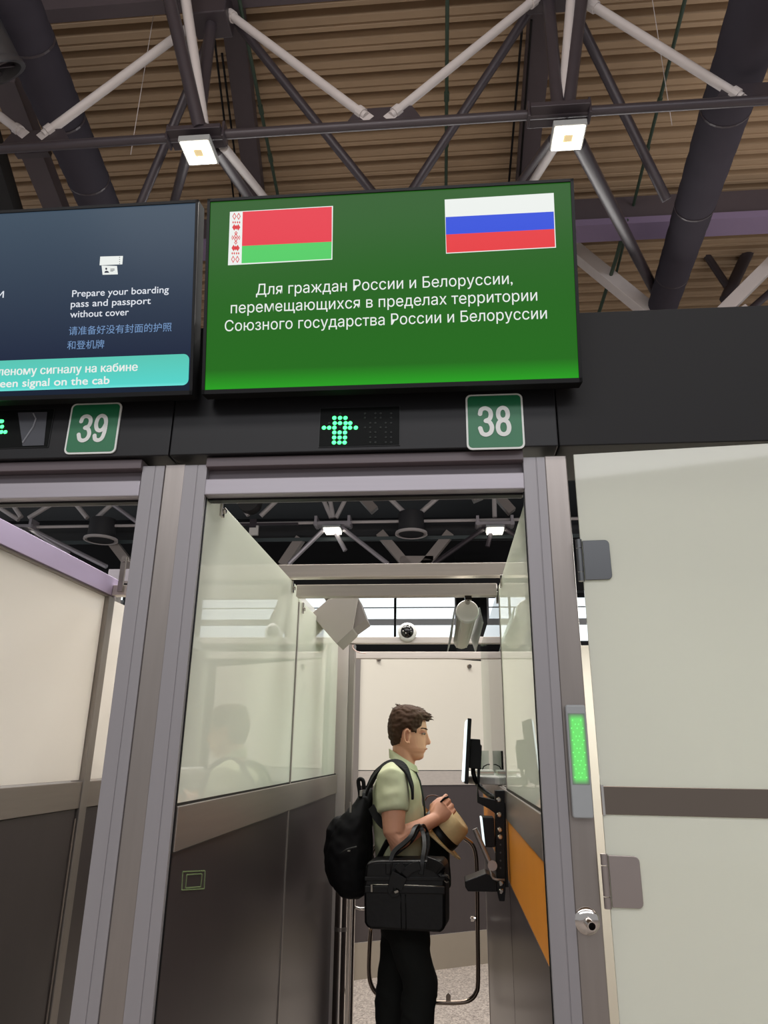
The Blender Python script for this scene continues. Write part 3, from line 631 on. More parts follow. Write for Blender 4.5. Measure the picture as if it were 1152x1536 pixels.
def hinge(zc, m, lab):
    a = MB(); pts = []
    for s, z in ((.010, -.052), (.010, .052)): pts.append((s, z))
    r = .012; prof = [(.004, -.055), (.074 - r, -.055)] + [(.074 - r + r * math.sin(k * .3927), -.055 + r - r * math.cos(k * .3927)) for k in range(1, 5)] + [(.074 - r + r * math.cos(k * .3927), .055 - r + r * math.sin(k * .3927)) for k in range(0, 5)] + [(.004, .055)]
    a.prism([dp(s, zc + z, .007) for s, z in prof], dn * .006); h = a.build('hinge_plate', m, dr, bevel=.001)
    h['label'] = lab
    p = dp(-.006, zc, .012)
    for z0, z1 in ((-.058, -.036), (-.034, .034), (.036, .058)): MB().tube([p + Z1 * z0, p + Z1 * z1], .0085, 14).build('hinge_knuckle', m, h, smooth='auto') if False else a
    k = MB()
    for z0, z1 in ((-.058, -.034), (-.032, .032), (.034, .058)): k.tube([p + Z1 * z0, p + Z1 * z1], .0085, 14)
    k.build('hinge_barrel', m, dr, smooth='auto')
ch = at_y(880, 840, -.02).z; cl = at_y(918, 1322, -.02).z
HD = mat('dark_hinge_steel', (96, 98, 100), .35, .8); HL = mat('pale_hinge_steel', (170, 160, 156), .3, .85)
hinge(ch, HD, 'dark upper hinge plate'); hinge(cl, HL, 'pale lower hinge plate')
# booth behind
bt = thing('booth_shell', 'pale inner walls of the officer booth behind the frosted door', 'booth', (1.2, 1.5, ZF))
box('back_panel', FARW, bt, .66, 1.9, 3.1, 3.16, ZF, 2.3); box('side_panel', FARW, bt, 1.84, 1.9, .4, 3.1, ZF, 2.3)
# signal strip on post
sl = thing('signal_light', 'grey signal strip with glowing green dots on the steel post', 'light', (.32, -.004, 1.57))
A0 = at_y(845.5, 1057, -.014); A1 = at_y(887, 1228, -.014)
x0, x1, z1, z0 = .300, .350, A0.z, A1.z
MB().prism([Vector(p) for p in rrect(((x0 + x1) / 2, .003, (z0 + z1) / 2), X1, Z1, x1 - x0, z1 - z0, .006)], (0, -.017, 0)).build('housing', GREYP, sl, bevel=.004, seg=3)
def glow_mat():
    m = mat('green_glow_window', (120, 130, 122), .5); nt = m.node_tree; b = nt.nodes['Principled BSDF']
    tc = nt.nodes.new('ShaderNodeTexCoord'); mp = nt.nodes.new('ShaderNodeMapping'); gr = nt.nodes.new('ShaderNodeTexGradient'); gr.gradient_type = 'SPHERICAL'
    sp = nt.nodes.new('ShaderNodeSeparateXYZ'); nt.links.new(tc.outputs['Generated'], sp.inputs[0])
    def edge(ax, w):
        a = nt.nodes.new('ShaderNodeMath'); a.operation = 'SUBTRACT'; a.inputs[1].default_value = .5; nt.links.new(sp.outputs[ax], a.inputs[0])
        c = nt.nodes.new('ShaderNodeMath'); c.operation = 'ABSOLUTE'; nt.links.new(a.outputs[0], c.inputs[0])
        d = nt.nodes.new('ShaderNodeMapRange'); d.inputs[1].default_value = .5; d.inputs[2].default_value = .5 - w; nt.links.new(c.outputs[0], d.inputs[0]); return d
    e1, e2 = edge('X', .22), edge('Z', .08)
    mu = nt.nodes.new('ShaderNodeMath'); mu.operation = 'MULTIPLY'; nt.links.new(e1.outputs[0], mu.inputs[0]); nt.links.new(e2.outputs[0], mu.inputs[1])
    b.inputs['Emission Color'].default_value = (.03, .62, .03, 1); nt.links.new(mu.outputs[0], b.inputs['Emission Strength'])
    return m
GW = glow_mat()
za, zb = at_y(862, 1070, -.016).z, at_y(868, 1177, -.016).z
MB().box(x0 + .004, x1 - .004, -.0148, -.0142, zb, za).build('glow_window', GW, sl)
ld = MB(); LG = mat('led_green_bright', (140, 255, 150), .4, emit=1.0, ecol=(90, 235, 100)); nr = 15
for r in range(nr):
    zz = za - (za - zb) * (.10 + .80 * r / (nr - 1))
    for cxx in ((-.010, .010) if r % 3 == 0 else (-.004, .004, ) if r % 3 == 1 else (-.014, 0, .014)):
        ld.ell(((x0 + x1) / 2 + cxx, -.0150, zz), (.0015, 0, 0), (0, .0008, 0), (0, 0, .0015), 8, 4)
stuff(ld.build('signal_dots', LG, sl))
# round steel spout on post
kn = thing('round_fitting', 'round steel flange with hollow stub below the lower hinge', 'fitting', (.322, .004, 1.22))
c = at_y(881, 1382, .0)
MB().lathe([(.029, 0), (.0295, .003), (.024, .008), (.010, .010)], c + Vector((0, .004, 0)), (0, -1, 0), 32).build('flange', CHROME, kn, smooth='auto')
ax = Vector((.12, -1, -.10)).normalized()
n = 24; a_ = ax.orthogonal().normalized(); b_ = ax.cross(a_)
rg = lambda r, h: [c + ax * h + a_ * (r * math.cos(2 * math.pi * i / n)) + b_ * (r * math.sin(2 * math.pi * i / n)) for i in range(n)]
MB().loft([rg(.0105, 0), rg(.0105, .035), rg(.0082, .035), rg(.0082, .004)], cap=False).build('stub', CHROME, kn, smooth='auto')
MB().lathe([(.0083, .008), (.0083, .010)], c, ax, 20).build('stub_hole', BLACKP, kn)

# ================================================================== DEVICE COLUMN (Y about 1.3)
dv = thing('passport_terminal', 'black perforated column with monitor, small reader and angled scanner on the right wall', 'terminal', (.20, 1.3, 1.05))
YD = 1.15
def pd(u, v, y=YD): return at_y(u, v, y)
MB().prism([pd(742.5, 1186), pd(757, 1186), pd(758.5, 1335), pd(757, 1352), pd(749, 1352), pd(745, 1330)], (0, .06, 0)).build('column', BLACKP, dv, bevel=.002)
for (u, v) in ((748, 1199.5), (748.7, 1222), (749.5, 1244.5), (750, 1255.5), (751.5, 1325), (752, 1336.5)):
    MB().lathe([(.0095, 0), (.0095, .003), (.006, .006), (.001, .006)], pd(u, v), (0, -1, 0), 14).build('bolt', CHROME, dv, smooth='auto')
q = MB()
for v in (1267, 1279, 1291, 1302): q.lathe([(.0035, 0), (.0035, .001)], pd(750.8, v), (0, -1, 0), 8)
stuff(q.build('column_slots', mat('slot_grey', (58, 58, 60), .4), dv))
mo = MB().prism([pd(701.5, 1077, 1.40), pd(707.5, 1078, 1.40), pd(702.5, 1176.5, 1.40), pd(696.5, 1175.5, 1.40)], (0, .28, 0)).build('monitor', BLACKP, dv, bevel=.003)
SCRW = mat('bright_screen', (20, 20, 20), .2, emit=1.3, ecol=(226, 240, 242))
MB().prism([pd(699.2, 1080, 1.402), pd(701.9, 1079, 1.402), pd(696.9, 1172, 1.402), pd(693.9, 1173, 1.402)], (0, .276, 0)).build('monitor_screen', SCRW, mo)
MB().prism([pd(705.5, 1108, 1.45), pd(720.5, 1109, 1.45), pd(720.8, 1117, 1.45), pd(723, 1118, 1.45), pd(721.5, 1154, 1.45), pd(703.5, 1152, 1.45)], (0, .14, 0)).build('monitor_back_box', BLACKP, dv, bevel=.003)
MB().tube([pd(u, v, 1.50 - .30 * max(0, (u - 713)) / 32) for u, v in ((709.5, 1150), (710, 1160), (713, 1170), (719, 1180), (728, 1188), (737, 1194), (745, 1198))], .0105, 12).build('monitor_arm', BLACKP, dv, smooth=True)
MB().prism([pd(716.5, 1118, 1.47), pd(722, 1118, 1.47), pd(719.5, 1176, 1.47), pd(716, 1176, 1.47)], (0, .03, 0)).build('monitor_arm', BLACKP, dv)
MB().prism([pd(716, 1176), pd(719, 1195), pd(745, 1201), pd(745, 1222), pd(733, 1213), pd(716, 1204)], (0, .05, 0)).build('arm_bracket', BLACKP, dv, bevel=.002)
rd = MB().prism([pd(723.5, 1226), pd(741, 1227), pd(743, 1271), pd(728, 1271)], (0, .10, 0)).build('card_reader', BLACKP, dv, bevel=.003)
MB().prism([pd(721, 1227, 1.152), pd(723.2, 1226.5, 1.152), pd(728.2, 1269.5, 1.152), pd(726, 1270, 1.152)], (0, .096, 0)).build('reader_screen', SCRW, rd)
MB().prism([pd(697.5, 1322), pd(729, 1310), pd(745, 1318), pd(746, 1338), pd(702, 1337.5), pd(698, 1331)], (0, .12, 0)).build('scanner', BLACKP, dv, bevel=.003)
MB().prism([pd(702, 1322.5, 1.17), pd(727, 1312.5, 1.17), pd(728, 1311.8, 1.17), pd(702, 1321.5, 1.17)], (0, .07, 0)).build('scanner_glass', mat('scanner_glass_grey', (96, 98, 96), .2), dv)
hn = MB().tube([pd(712, 1243, 1.13), pd(737, 1300, 1.13)], .0105, 16).build('handle', STEEL, dv, smooth='auto')
MB().lathe([(.018, 0), (.018, .012)], pd(738.5, 1298, 1.125), (0, -1, 0), 24).build('handle_end', HL, dv, smooth='auto')
MB().tube([pd(u, v, 1.135) for u, v in ((736, 1304), (737, 1313), (739.5, 1317.5), (745, 1319.5), (757, 1320))], .0052, 10).build('handle_rod', STEEL, dv, smooth=True)
MB().box(.205, .2245, 1.16, 1.20, 1.10, 1.40).build('back_plate', BLACKP, dv)

# ================================================================== EXIT GATE
gt = thing('swing_gate', 'looped steel tube gate on a round chrome post at the lane end', 'gate', (-.56, 2.95, ZF))
YG = 2.97
loop = [(545, 1363), (558, 1352), (556, 1385), (554, 1430), (553.5, 1458), (556, 1475), (563, 1488), (575, 1495), (600, 1500), (655, 1503.5), (690, 1503.5), (706, 1499), (714, 1489), (717, 1472), (716.5, 1400), (715.5, 1320), (714, 1285), (709, 1268), (699, 1259), (685, 1256), (640, 1262), (600, 1290), (590, 1330), (575, 1340)]
loop = [(556, 1392), (554, 1430), (553.5, 1458), (556, 1475), (563, 1488), (575, 1495), (600, 1500), (655, 1503.5), (690, 1503.5), (706, 1499), (714, 1489), (717, 1472), (716.5, 1400), (715.5, 1320), (714, 1285), (709, 1268), (699, 1259), (685, 1256), (600, 1257), (572, 1262), (560, 1275), (557, 1300), (556, 1392)]
MB().tube(smoothp([at_y(u, v, YG) for u, v in loop], 3), .0135, 12).build('loop_tube', CHROMED, gt, smooth=True)
MB().tube([at_y(716, 1378, YG), at_y(706, 1378, YG)], .008, 10).lathe([(.014, 0), (.014, .02)], at_y(706, 1378, YG), (1, 0, 0), 12).build('magnet_stop', CHROME, gt)
MB().prism([at_y(u, v, YG - .01) for u, v in ((669, 1501), (669, 1494), (672.5, 1490), (676, 1494), (676, 1501))], (0, .01, 0)).build('loop_tab', CHROMED, gt)
c = Vector((at_y(511, 1400, 2.72).x, 2.72, ZF))
MB().tube([c, c + Z1 * (.86 - ZF)], .037, 24).build('post', CHROME, gt, smooth='auto')
c2 = Vector((at_y(525, 1400, YG).x + .01, YG, ZF))
MB().tube([c2, c2 + Z1 * (.83 - ZF)], .02, 18).build('pivot_tube', CHROME, gt, smooth='auto')
MB().tube([at_y(u, v, YG) for u, v in ((526, 1350), (530, 1360), (540, 1363), (556, 1363))], .0085, 10).build('pivot_arm', CHROME, gt, smooth=True)
MB().tube([c + Z1 * (.60 - ZF), c + Z1 * (.62 - ZF)], .0385, 24).build('post_collar', STEEL, gt)
MB().lathe([(.05, 0), (.05, .008), (.04, .014)], c, (0, 0, 1)).build('base_plate', STEEL, gt)

for o in list(bpy.data.objects):
    if o not in _before and o.parent is None:
        o.location = CAM + (o.location - CAM) * KS; o.scale = (KS, KS, KS)

# ================================================================== FAR ANGLED WALL
fw = thing('angled_partition', 'angled far wall with white glass, steel band and dark base behind the man', 'partition', (-.2, 4.3, 0))
e = Vector((1.0, .565, 0)).normalized(); nrm = Vector((e.y, -e.x, 0)); O = Vector((-.72, 4.05, 0))
def fbox(s0, s1, z0, z1, th, nm, m, z1b=None, **k):
    return MB().hexa([O + e * s0 + Z1 * z0, O + e * s1 + Z1 * z0, O + e * s1 + nrm * th + Z1 * z0, O + e * s0 + nrm * th + Z1 * z0],
                     [O + e * s0 + Z1 * z1, O + e * s1 + Z1 * (z1b or z1), O + e * s1 + nrm * th + Z1 * (z1b or z1), O + e * s0 + nrm * th + Z1 * z1]).build(nm, m, fw, **k)
fbox(-.5, 2.2, 0, .20, -.06, 'x', STEEL).name = 'core'
KICK = mat('kick_strip_steel', (150, 140, 126), .5, .25)
fbox(-.5, 2.2, 0, .235, .012, 'kick_strip', KICK)
fbox(-.5, 2.2, .238, 1.325, .006, 'dark_panel', DARKP)
fbox(-.5, 2.2, 1.33, 1.44, .014, 'steel_band', STEELH)
fbox(-.5, 2.2, 1.446, 2.375, .008, 'glass_pane', FARW)
fbox(-.06, -.01, 0, 2.38, .03, 'edge_post', STEEL)
for s, z in ((.16, 2.33), (1.05, 2.32)): MB().lathe([(.018, 0), (.018, .02)], O + e * s + nrm * .01 + Z1 * z, nrm, 16).build('glass_stud', CHROMED, fw, smooth='auto')

# ================================================================== ROOF STRUCTURE
ZB, ZT, YT = 6.26, 7.74, 2.33
tr = thing('roof_truss', 'dark roof truss above the screens with pale grey diagonal struts', 'truss', (-.5, YT, ZB))
MB().tube([(-8, YT, ZB), (8, YT, ZB)], .038, 12).build('bottom_chord', TRUSSD, tr, smooth='auto')
MB().box(-8, 8, YT - .06, YT + .06, ZT + .02, ZT + .16).build('top_chord', PURL, tr)
def pt(u, v): return at_y(u, v, YT)
def strut(a, b, r, m, par, plate=True):
    o = MB().tube([a, b], r, 12).build('strut', m, par, smooth='auto')
    if plate:
        for p, q in ((a, b), (b, a)):
            d = (q - p).normalized(); MB().beam(p - d * .05, p + d * .07, .085, .014, up=(0, 1, 0)).tube([p + d * .03, p + d * .09], r * 1.35, 12).build('end_plate', m, o, bevel=.002)
for a, b in (((304, 26), (66, 202)), ((341, 19), (549, 175)), ((806, -4), (587, 174)), ((882, 4), (1112, 147)), ((-190, 30), (34, 200)), ((1400, -40), (1166, 142))):
    strut(pt(*a), pt(*b), .036, TRUSSL, tr)
for x in (-1.93, .93):
    MB().tube([(x, YT, ZB), (x, YT, ZT)], .05, 12).build('vertical', TRUSSD, tr, smooth='auto')
    MB().box(x - .22, x + .22, YT - .10, YT + .10, ZB - .03, ZB + .015).box(x - .24, x - .22, YT - .06, YT + .06, ZB - .07, ZB + .08).box(x + .22, x + .24, YT - .06, YT + .06, ZB - .07, ZB + .08).build('node_plate', TRUSSD, tr, bevel=.004)
    MB().box(x - .16, x + .16, YT - .12, YT + .12, ZT - .25, ZT + .05).build('top_node', TRUSSD, tr, bevel=.01)
for x in (-.42, -3.3, 2.4): MB().prism([(x - .3, YT - .006, ZB + .03), (x + .3, YT - .006, ZB + .03), (x + .22, YT - .006, ZB + .17), (x - .22, YT - .006, ZB + .17)], (0, .012, 0)).build('gusset', TRUSSD, tr)
# members leaving the truss plane (to neighbouring rows)
bl, br = at_z(300, 193, ZB), at_z(850, 175, ZB)
sp = thing('roof_bracing', 'dark and pale space frame members rising from the truss above the screens', 'bracing', (-.5, 3.0, ZB))
for a, b, r, m in ((bl, at_z(238, -70, ZT), .055, TRUSSD), (bl + Vector((0.02, .02, .05)), at_z(270, -60, ZT), .042, TRUSSL), (br, at_z(880, -70, ZT), .055, TRUSSD), (br + Vector((-.03, 0, .05)), at_z(862, -70, ZT), .04, TRUSSL),
                   (at_z(330, 20, ZT), at_z(205, 320, ZB), .04, TRUSSD), (at_z(348, 25, ZT), at_z(568, 300, ZB), .04, TRUSSD), (at_z(800, 8, ZT), at_z(606, 304, ZB), .042, TRUSSD), (at_z(858, 10, ZT), at_z(1000, 300, ZB), .044, TRUSSD),
                   (at_z(285, 215, ZB), at_z(250, 345, ZT), .045, TRUSSD), (at_z(325, 225, ZB), at_z(430, 380, ZT), .05, TRUSSD), (at_z(335, 220, ZB), at_z(440, 350, ZT), .04, TRUSSL),
                   (at_z(838, 210, ZB), at_z(770, 320, ZT), .04, TRUSSL), (at_z(828, 208, ZB), at_z(745, 320, ZT), .035, TRUSSD), (at_z(868, 215, ZB), at_z(1020, 510, ZT), .06, TRUSSD)):
    strut(a, b, r, m, sp, False)
# purlins (along the hall) and trim beams
for i, (u0, v0, u1, v1, w) in enumerate(((350, 20, 388, 330, .20), (815, -20, 786, 300, .22))):
    a, b = at_z(u0, v0, 7.95), at_z(u1, v1, 7.95); d = (b - a)
    tag(MB().beam(a - d * .3, b + d * .8, w, .22).build('purlin', PURL), ('dark roof purlin running away behind the left lamp', 'dark roof purlin running away behind the right lamp')[i], 'beam')
tb = thing('roof_beam', 'dark cross beam with lilac lower flange right of the green screen', 'beam', (3, 5.3, 7.4))
a, b = at_z(870, 286, 7.9), at_z(870, 331, 7.5); yb = b.y
MB().box(-8, 9, yb + .02, yb + .10, 7.5, 7.83).build('web', PURL, tb)
MB().box(-8, 9, yb - .03, yb + .26, 7.40, 7.49).build('flange', LILAC, tb)
# pale V braces (square section) at Y = 6
vb = thing('roof_brace', 'pale grey square section V braces right of the green screen', 'brace', (3, 6, 6))
for a, b, w in (((850, 366), (1020, 505), .17), ((1170, 382), (1052, 500), .16), ((1112, 318), (1180, 346), .10), ((1120, 463), (1030, 520), .1)):
    MB().beam(at_y(*a, 6.0), at_y(*b, 6.0), w, w, up=(0, 1, 0)).build('brace_bar', TRUSSL, vb, bevel=.006)
dt = thing('roof_bracing', 'thin dark tubes beyond the round duct at the right edge', 'bracing', (4, 6.4, 7))
for a, b, r in (((1046, 362), (1094, 434), .05), ((1145, 330), (1088, 450), .08), ((966, 330), (885, 390), .045), ((1165, 430), (1085, 500), .05)):
    MB().tube([at_y(*a, 6.5), at_y(*b, 6.5)], r, 10).build('strut', TRUSSD, dt, smooth='auto')
# green pipes
for i, (P0, P1) in enumerate((((359, 0), (420, 310)), ((671, -10), (669, 285)), ((1030, -10), (952, 300)))):
    a, b = at_z(*P0, 7.7), at_z(*P1, 7.7); d = (b - a); g = MB().tube([a - d * .2, b + d * .6], .018, 8)
    for f in (.45, .7): g.tube([a + d * f - d.normalized() * .05, a + d * f + d.normalized() * .05], .026, 8)
    tag(g.build('sprinkler_pipe', GREENP), ('thin green pipe under the roof right of the left lamp', 'thin green pipe under the roof between the lamps', 'thin green pipe under the roof right of the right lamp')[i], 'pipe')
tag(MB().tube([at_z(u, v, 7.45) for u, v in ((940, 330), (925, 385), (895, 480))], .025, 8).build('sprinkler_pipe', GREENP), 'short green pipe seen under the lilac flange', 'pipe')
for i, (P0, P1) in enumerate((((322, 60), (352, 310)), ((333, 80), (362, 310)), ((784, 30), (762, 290)), ((797, 30), (778, 290)))):
    a, b = at_z(*P0, 7.8), at_z(*P1, 7.8)
    tag(MB().tube([a, b], .012, 6).build('roof_cable', BLACKP), ('thin black cable left of the left purlin', 'thin black cable touching the left purlin', 'thin black cable left of the right purlin', 'thin black cable touching the right purlin')[i], 'cable')
for i, (P0, P1) in enumerate((((82, -5), (72, 62)), ((196, 232), (184, 305)), ((1008, 188), (1022, 270)))):
    a, b = at_z(*P0, 6.3), at_z(*P1, 7.9); tag(MB().tube([a, Vector((a.x, a.y, 8.1))], .003, 5).build('hanger_wire', TRUSSL), 'fine hanger wire under the roof, ' + ('upper left corner', 'between left duct and left lamp', 'left of the right duct')[i], 'wire')
# ducts
def duct(A, B, r0, r1, lab, n=24, rings=14):
    d = B - A; t = thing('air_duct', lab, 'duct', A); R = []; path = []
    for i in range(rings * 4 + 1):
        f = i / (rings * 4); path.append(A + d * f); rr = r0 + (r1 - r0) * f; R.append(rr * (1 - (.025 if i % 4 == 0 else 0) + .006 * math.sin(i * 2.1)))
    MB().tube(path, R, n).build('duct_sleeve', DUCT, t, smooth=True)
    for f in (.25, .5, .75):
        p = A + d * f; MB().tube([p - d.normalized() * .01, p + d.normalized() * .01], (r0 + (r1 - r0) * f) * 1.015, n).build('duct_band', TRUSSD, t)
    return t
def raypt(u, v, depth): return CAM + ray(u, v) * depth
duct(raypt(1160, -60, 4.7), raypt(984, 490, 9.4), .212, .178, 'dark fabric air duct rising away at the right')
duct(at_z(-20, -90, 6.9), at_z(165, 345, 6.9), .20, .20, 'dark air duct crossing the upper left corner')
vt = thing('duct_outlet', 'round grey duct outlet at the far left edge', 'outlet', at_z(-6, 110, 6.5))
c = at_z(-8, 112, 6.3); axv = Vector((.25, .5, -.55)).normalized()
MB().lathe([(.22, -.3), (.22, -.05), (.23, -.04), (.235, 0), (.20, .0), (.19, -.12), (.02, -.12)], c, axv, 30).build('outlet_body', mat('outlet_grey', (74, 74, 78), .4, .4), vt, smooth='auto')
for k in range(4): a = k * math.pi / 4; u_ = axv.orthogonal().normalized(); w_ = axv.cross(u_); dd = u_ * math.cos(a) + w_ * math.sin(a); MB().beam(c - dd * .19 - axv * .05, c + dd * .19 - axv * .05, .012, .02).build('outlet_vane', TRUSSD, vt)
lb = thing('roof_beam', 'dark box beam with small bracket left of the left duct', 'beam', at_z(40, 200, 7.2))
MB().beam(at_z(5, 110, 7.3), at_z(92, 330, 7.3), .22, .18).build('beam_body', PURL, lb); MB().beam(at_z(25, 232, 7.0), at_z(75, 229, 7.0), .06, .05).build('bracket', TRUSSD, lb)
tag(MB().beam(at_z(-30, 200, 7.2), at_z(12, 330, 7.2), .3, .25).build('roof_beam', BLACKC), 'black beam in the left edge below the round outlet', 'beam')
# ceiling lamps row 1
def lamp(c, s, lab, power, mt, rim=True, group=None, grp=None):
    t = thing('ceiling_light', lab, 'lamp', c + Z1 * .1, group)
    MB().box(c.x - s / 2 - .015, c.x + s / 2 + .015, c.y - s / 2 - .015, c.y + s / 2 + .015, c.z, c.z + .05).build('housing', GREYP, t, bevel=.004)
    if rim:
        g = MB()
        for a in ((-s / 2, s / 2, -s / 2, -s / 6), (-s / 2, s / 2, s / 6, s / 2), (-s / 2, -s / 6, -s / 6, s / 6), (s / 6, s / 2, -s / 6, s / 6)): g.box(c.x + a[0], c.x + a[1], c.y + a[2], c.y + a[3], c.z - .006, c.z)
        g.build('light_panel', mt, t); MB().box(c.x - s / 6, c.x + s / 6, c.y - s / 6, c.y + s / 6, c.z - .004, c.z - .001).build('sensor', LAMPW, t)
    else: MB().box(c.x - s / 2, c.x + s / 2, c.y - s / 2, c.y + s / 2, c.z - .006, c.z).build('light_panel', mt, t)
    MB().tube([c + Z1 * .05, c + Z1 * (ZB + .0 - c.z)], .012, 8).build('stem', TRUSSD, t)
    if power:
        l = bpy.data.lights.new('lamp_light', 'AREA'); l.energy = power; l.size = s; l.color = (1, .95, .88)
        o = bpy.data.objects.new('lamp_light', l); COL.objects.link(o); o.location = c + Z1 * -.02
    return t
lamp(at_z(298, 229, 6.08), .22, 'bright square lamp under the truss above the gap between the screens', 45, LAMP)
lamp(at_z(852, 207, 6.08), .22, 'bright square lamp under the truss above the upper right screen corner', 45, LAMP)

# ---- roof beyond, seen through the doorways (Y = 12.9)
Y2 = 12.9
t2 = thing('roof_truss', 'distant roof truss seen through the doorways, thin bright chord', 'truss', (-2, Y2, 6.4))
def p2(u, v, y=Y2): return at_y(u, v, y)
zc = p2(600, 782).z
MB().tube([(-13, Y2, zc), (8, Y2, zc)], .035, 8).build('bottom_chord', TRUSSL, t2)
st = []
for a, b in (((350, 742), (373, 773)), ((424, 742), (391, 774)), ((575, 738), (611, 773)), ((666, 738), (626, 773)), ((113, 755), (131, 777)), ((169, 755), (145, 777)), ((18, 755), (32, 776)), ((76, 757), (43, 777))):
    st.append((a, b, .055, TRUSSL))
for a, b in (((480, 738), (497, 777)), ((493, 738), (500, 777)), ((741, 738), (742, 776)), ((0, 762), (28, 780)), ((520, 745), (504, 777))): st.append((a, b, .05, TRUSSL))
for a, b in (((488, 792), (433, 846)), ((511, 790), (582, 846)), ((504, 800), (518, 826)), ((730, 790), (650, 846)), ((754, 790), (776, 806)), ((45, 793), (160, 850)), ((45, 793), (103, 830)), ((170, 757), (208, 785)), ((736, 800), (731, 820))): st.append((a, b, .05, TRUSSD if a[0] > 700 else TRUSSLT))
for a, b, r, m in st:
    MB().tube([p2(*a), p2(*b)], r, 8).build('strut', m, t2, smooth='auto')
v2 = thing('roof_brace', 'distant pale V braces under the dark roof seen through the doorways', 'brace', (-2, 13.4, 5.6))
for a, b in (((451, 808), (424, 848)), ((570, 800), (612, 850)), ((675, 800), (635, 850)), ((170, 815), (203, 858)), ((60, 808), (30, 840)), ((540, 742), (562, 766)), ((708, 748), (722, 742)), ((745, 742), (768, 768))):
    MB().beam(p2(*a, 13.4), p2(*b, 13.4), .2, .2, up=(0, 1, 0)).build('brace_bar', mat('far_brace_grey', (150, 142, 138), .6) if 'far_brace_grey' not in bpy.data.materials else bpy.data.materials['far_brace_grey'], v2)
MB().beam(p2(600, 842, 13.4), p2(650, 842, 13.4), .2, .2).build('brace_bar', bpy.data.materials['far_brace_grey'], v2)
tag(MB().tube([p2(-200, 800, 13.65), p2(900, 792, 13.65)], .27, 16).build('air_duct', mat('far_duct', (44, 46, 50), .7)), 'long horizontal dark duct under the far roof', 'duct')
tag(MB().box(-13, 8, 13.29, 13.33, 6.12, 6.2).build('cable_tray', mat('teal_grey', (66, 76, 78), .5)), 'thin teal grey cable tray under the far roof', 'tray')
tag(MB().box(-13, 8, 15.0, 15.3, 5.3, 5.9).build('roof_beam', BLACKC), 'black beam below the far roof above the windows', 'beam')
def diff(u, v, r, lab, m=DUCT):
    c = p2(u, v); t = thing('air_diffuser', lab, 'vent', c + Z1 * .3)
    MB().lathe([(r * .8, .5), (r * .82, .1), (r * .78, .0)], c, (0, 0, 1), 28).build('diffuser_neck', mat('neck_dark', (40, 40, 44), .6) if 'neck_dark' not in bpy.data.materials else bpy.data.materials['neck_dark'], t, smooth='auto')
    MB().lathe([(r, .05), (r * 1.02, 0), (r * .9, -.01), (r * .88, .03)], c, (0, 0, 1), 28).build('diffuser_ring', TRUSSL, t, smooth='auto')
    MB().beam(c + Vector((-.0, -r * .8, .03)), c + Vector((0, r * .8, .03)), .03, .02).beam(c + Vector((-r * .8, 0, .03)), c + Vector((r * .8, 0, .03)), .03, .02).build('diffuser_vane', TRUSSL, t)
diff(617, 802, .35, 'round air diffuser in the middle of lane 38 view'); diff(151, 811, .37, 'round air diffuser seen over lane 39')
tag(MB().lathe([(.25, 0), (.25, .3)], p2(377, 757), (0, -1, 0), 24).build('duct_end', mat('far_outlet', (60, 60, 60), .5)), 'round dark duct end between pale struts over the lane 38 glass', 'duct')
tag(MB().box(-7.55 + 3.2, -4.15, Y2 - .1, Y2 - .04, 6.13, 6.35).build('wall_speaker', WHITEP), 'small white square unit under the far truss near the left glass', 'speaker')
tag(MB().box(-4.9, -3.25, Y2 - .12, Y2 - .06, 6.35, 6.40).box(-4.35, -4.2, Y2 - .11, Y2 - .07, 6.3, 6.5).build('mounting_bar', TRUSSD), 'short mounting bar over the small white square unit', 'bar')
for u, v, lab in ((500, 797, 'far lamp left of the round diffuser in lane 38 view'), (742, 797, 'far lamp near the right jamb in lane 38 view'), (28, 801, 'far lamp at the left edge over lane 39')):
    c = p2(u, v); c = Vector((c.x, Y2 - .1, c.z)); t = thing('ceiling_light', lab, 'lamp', c)
    MB().box(c.x - .2, c.x + .2, c.y - .2, c.y + .2, c.z, c.z + .06).build('housing', GREYP, t); MB().box(c.x - .17, c.x + .17, c.y - .19, c.y + .19, c.z - .05, c.z).build('light_panel', LAMPF, t)
    MB().box(c.x - .42, c.x + .42, c.y - .1, c.y + .2, c.z + .10, c.z + .17).box(c.x - .4, c.x - .34, c.y - .12, c.y + .2, c.z + .08, c.z + .3).box(c.x + .34, c.x + .4, c.y - .12, c.y + .2, c.z + .08, c.z + .3).build('node_clamp', TRUSSLT, t)
tag(MB().box(.30, 1.16, 17.9, 18.0, 0, 7).build('wall_pillar', FASC), 'dark pillar between the bright far windows', 'pillar')

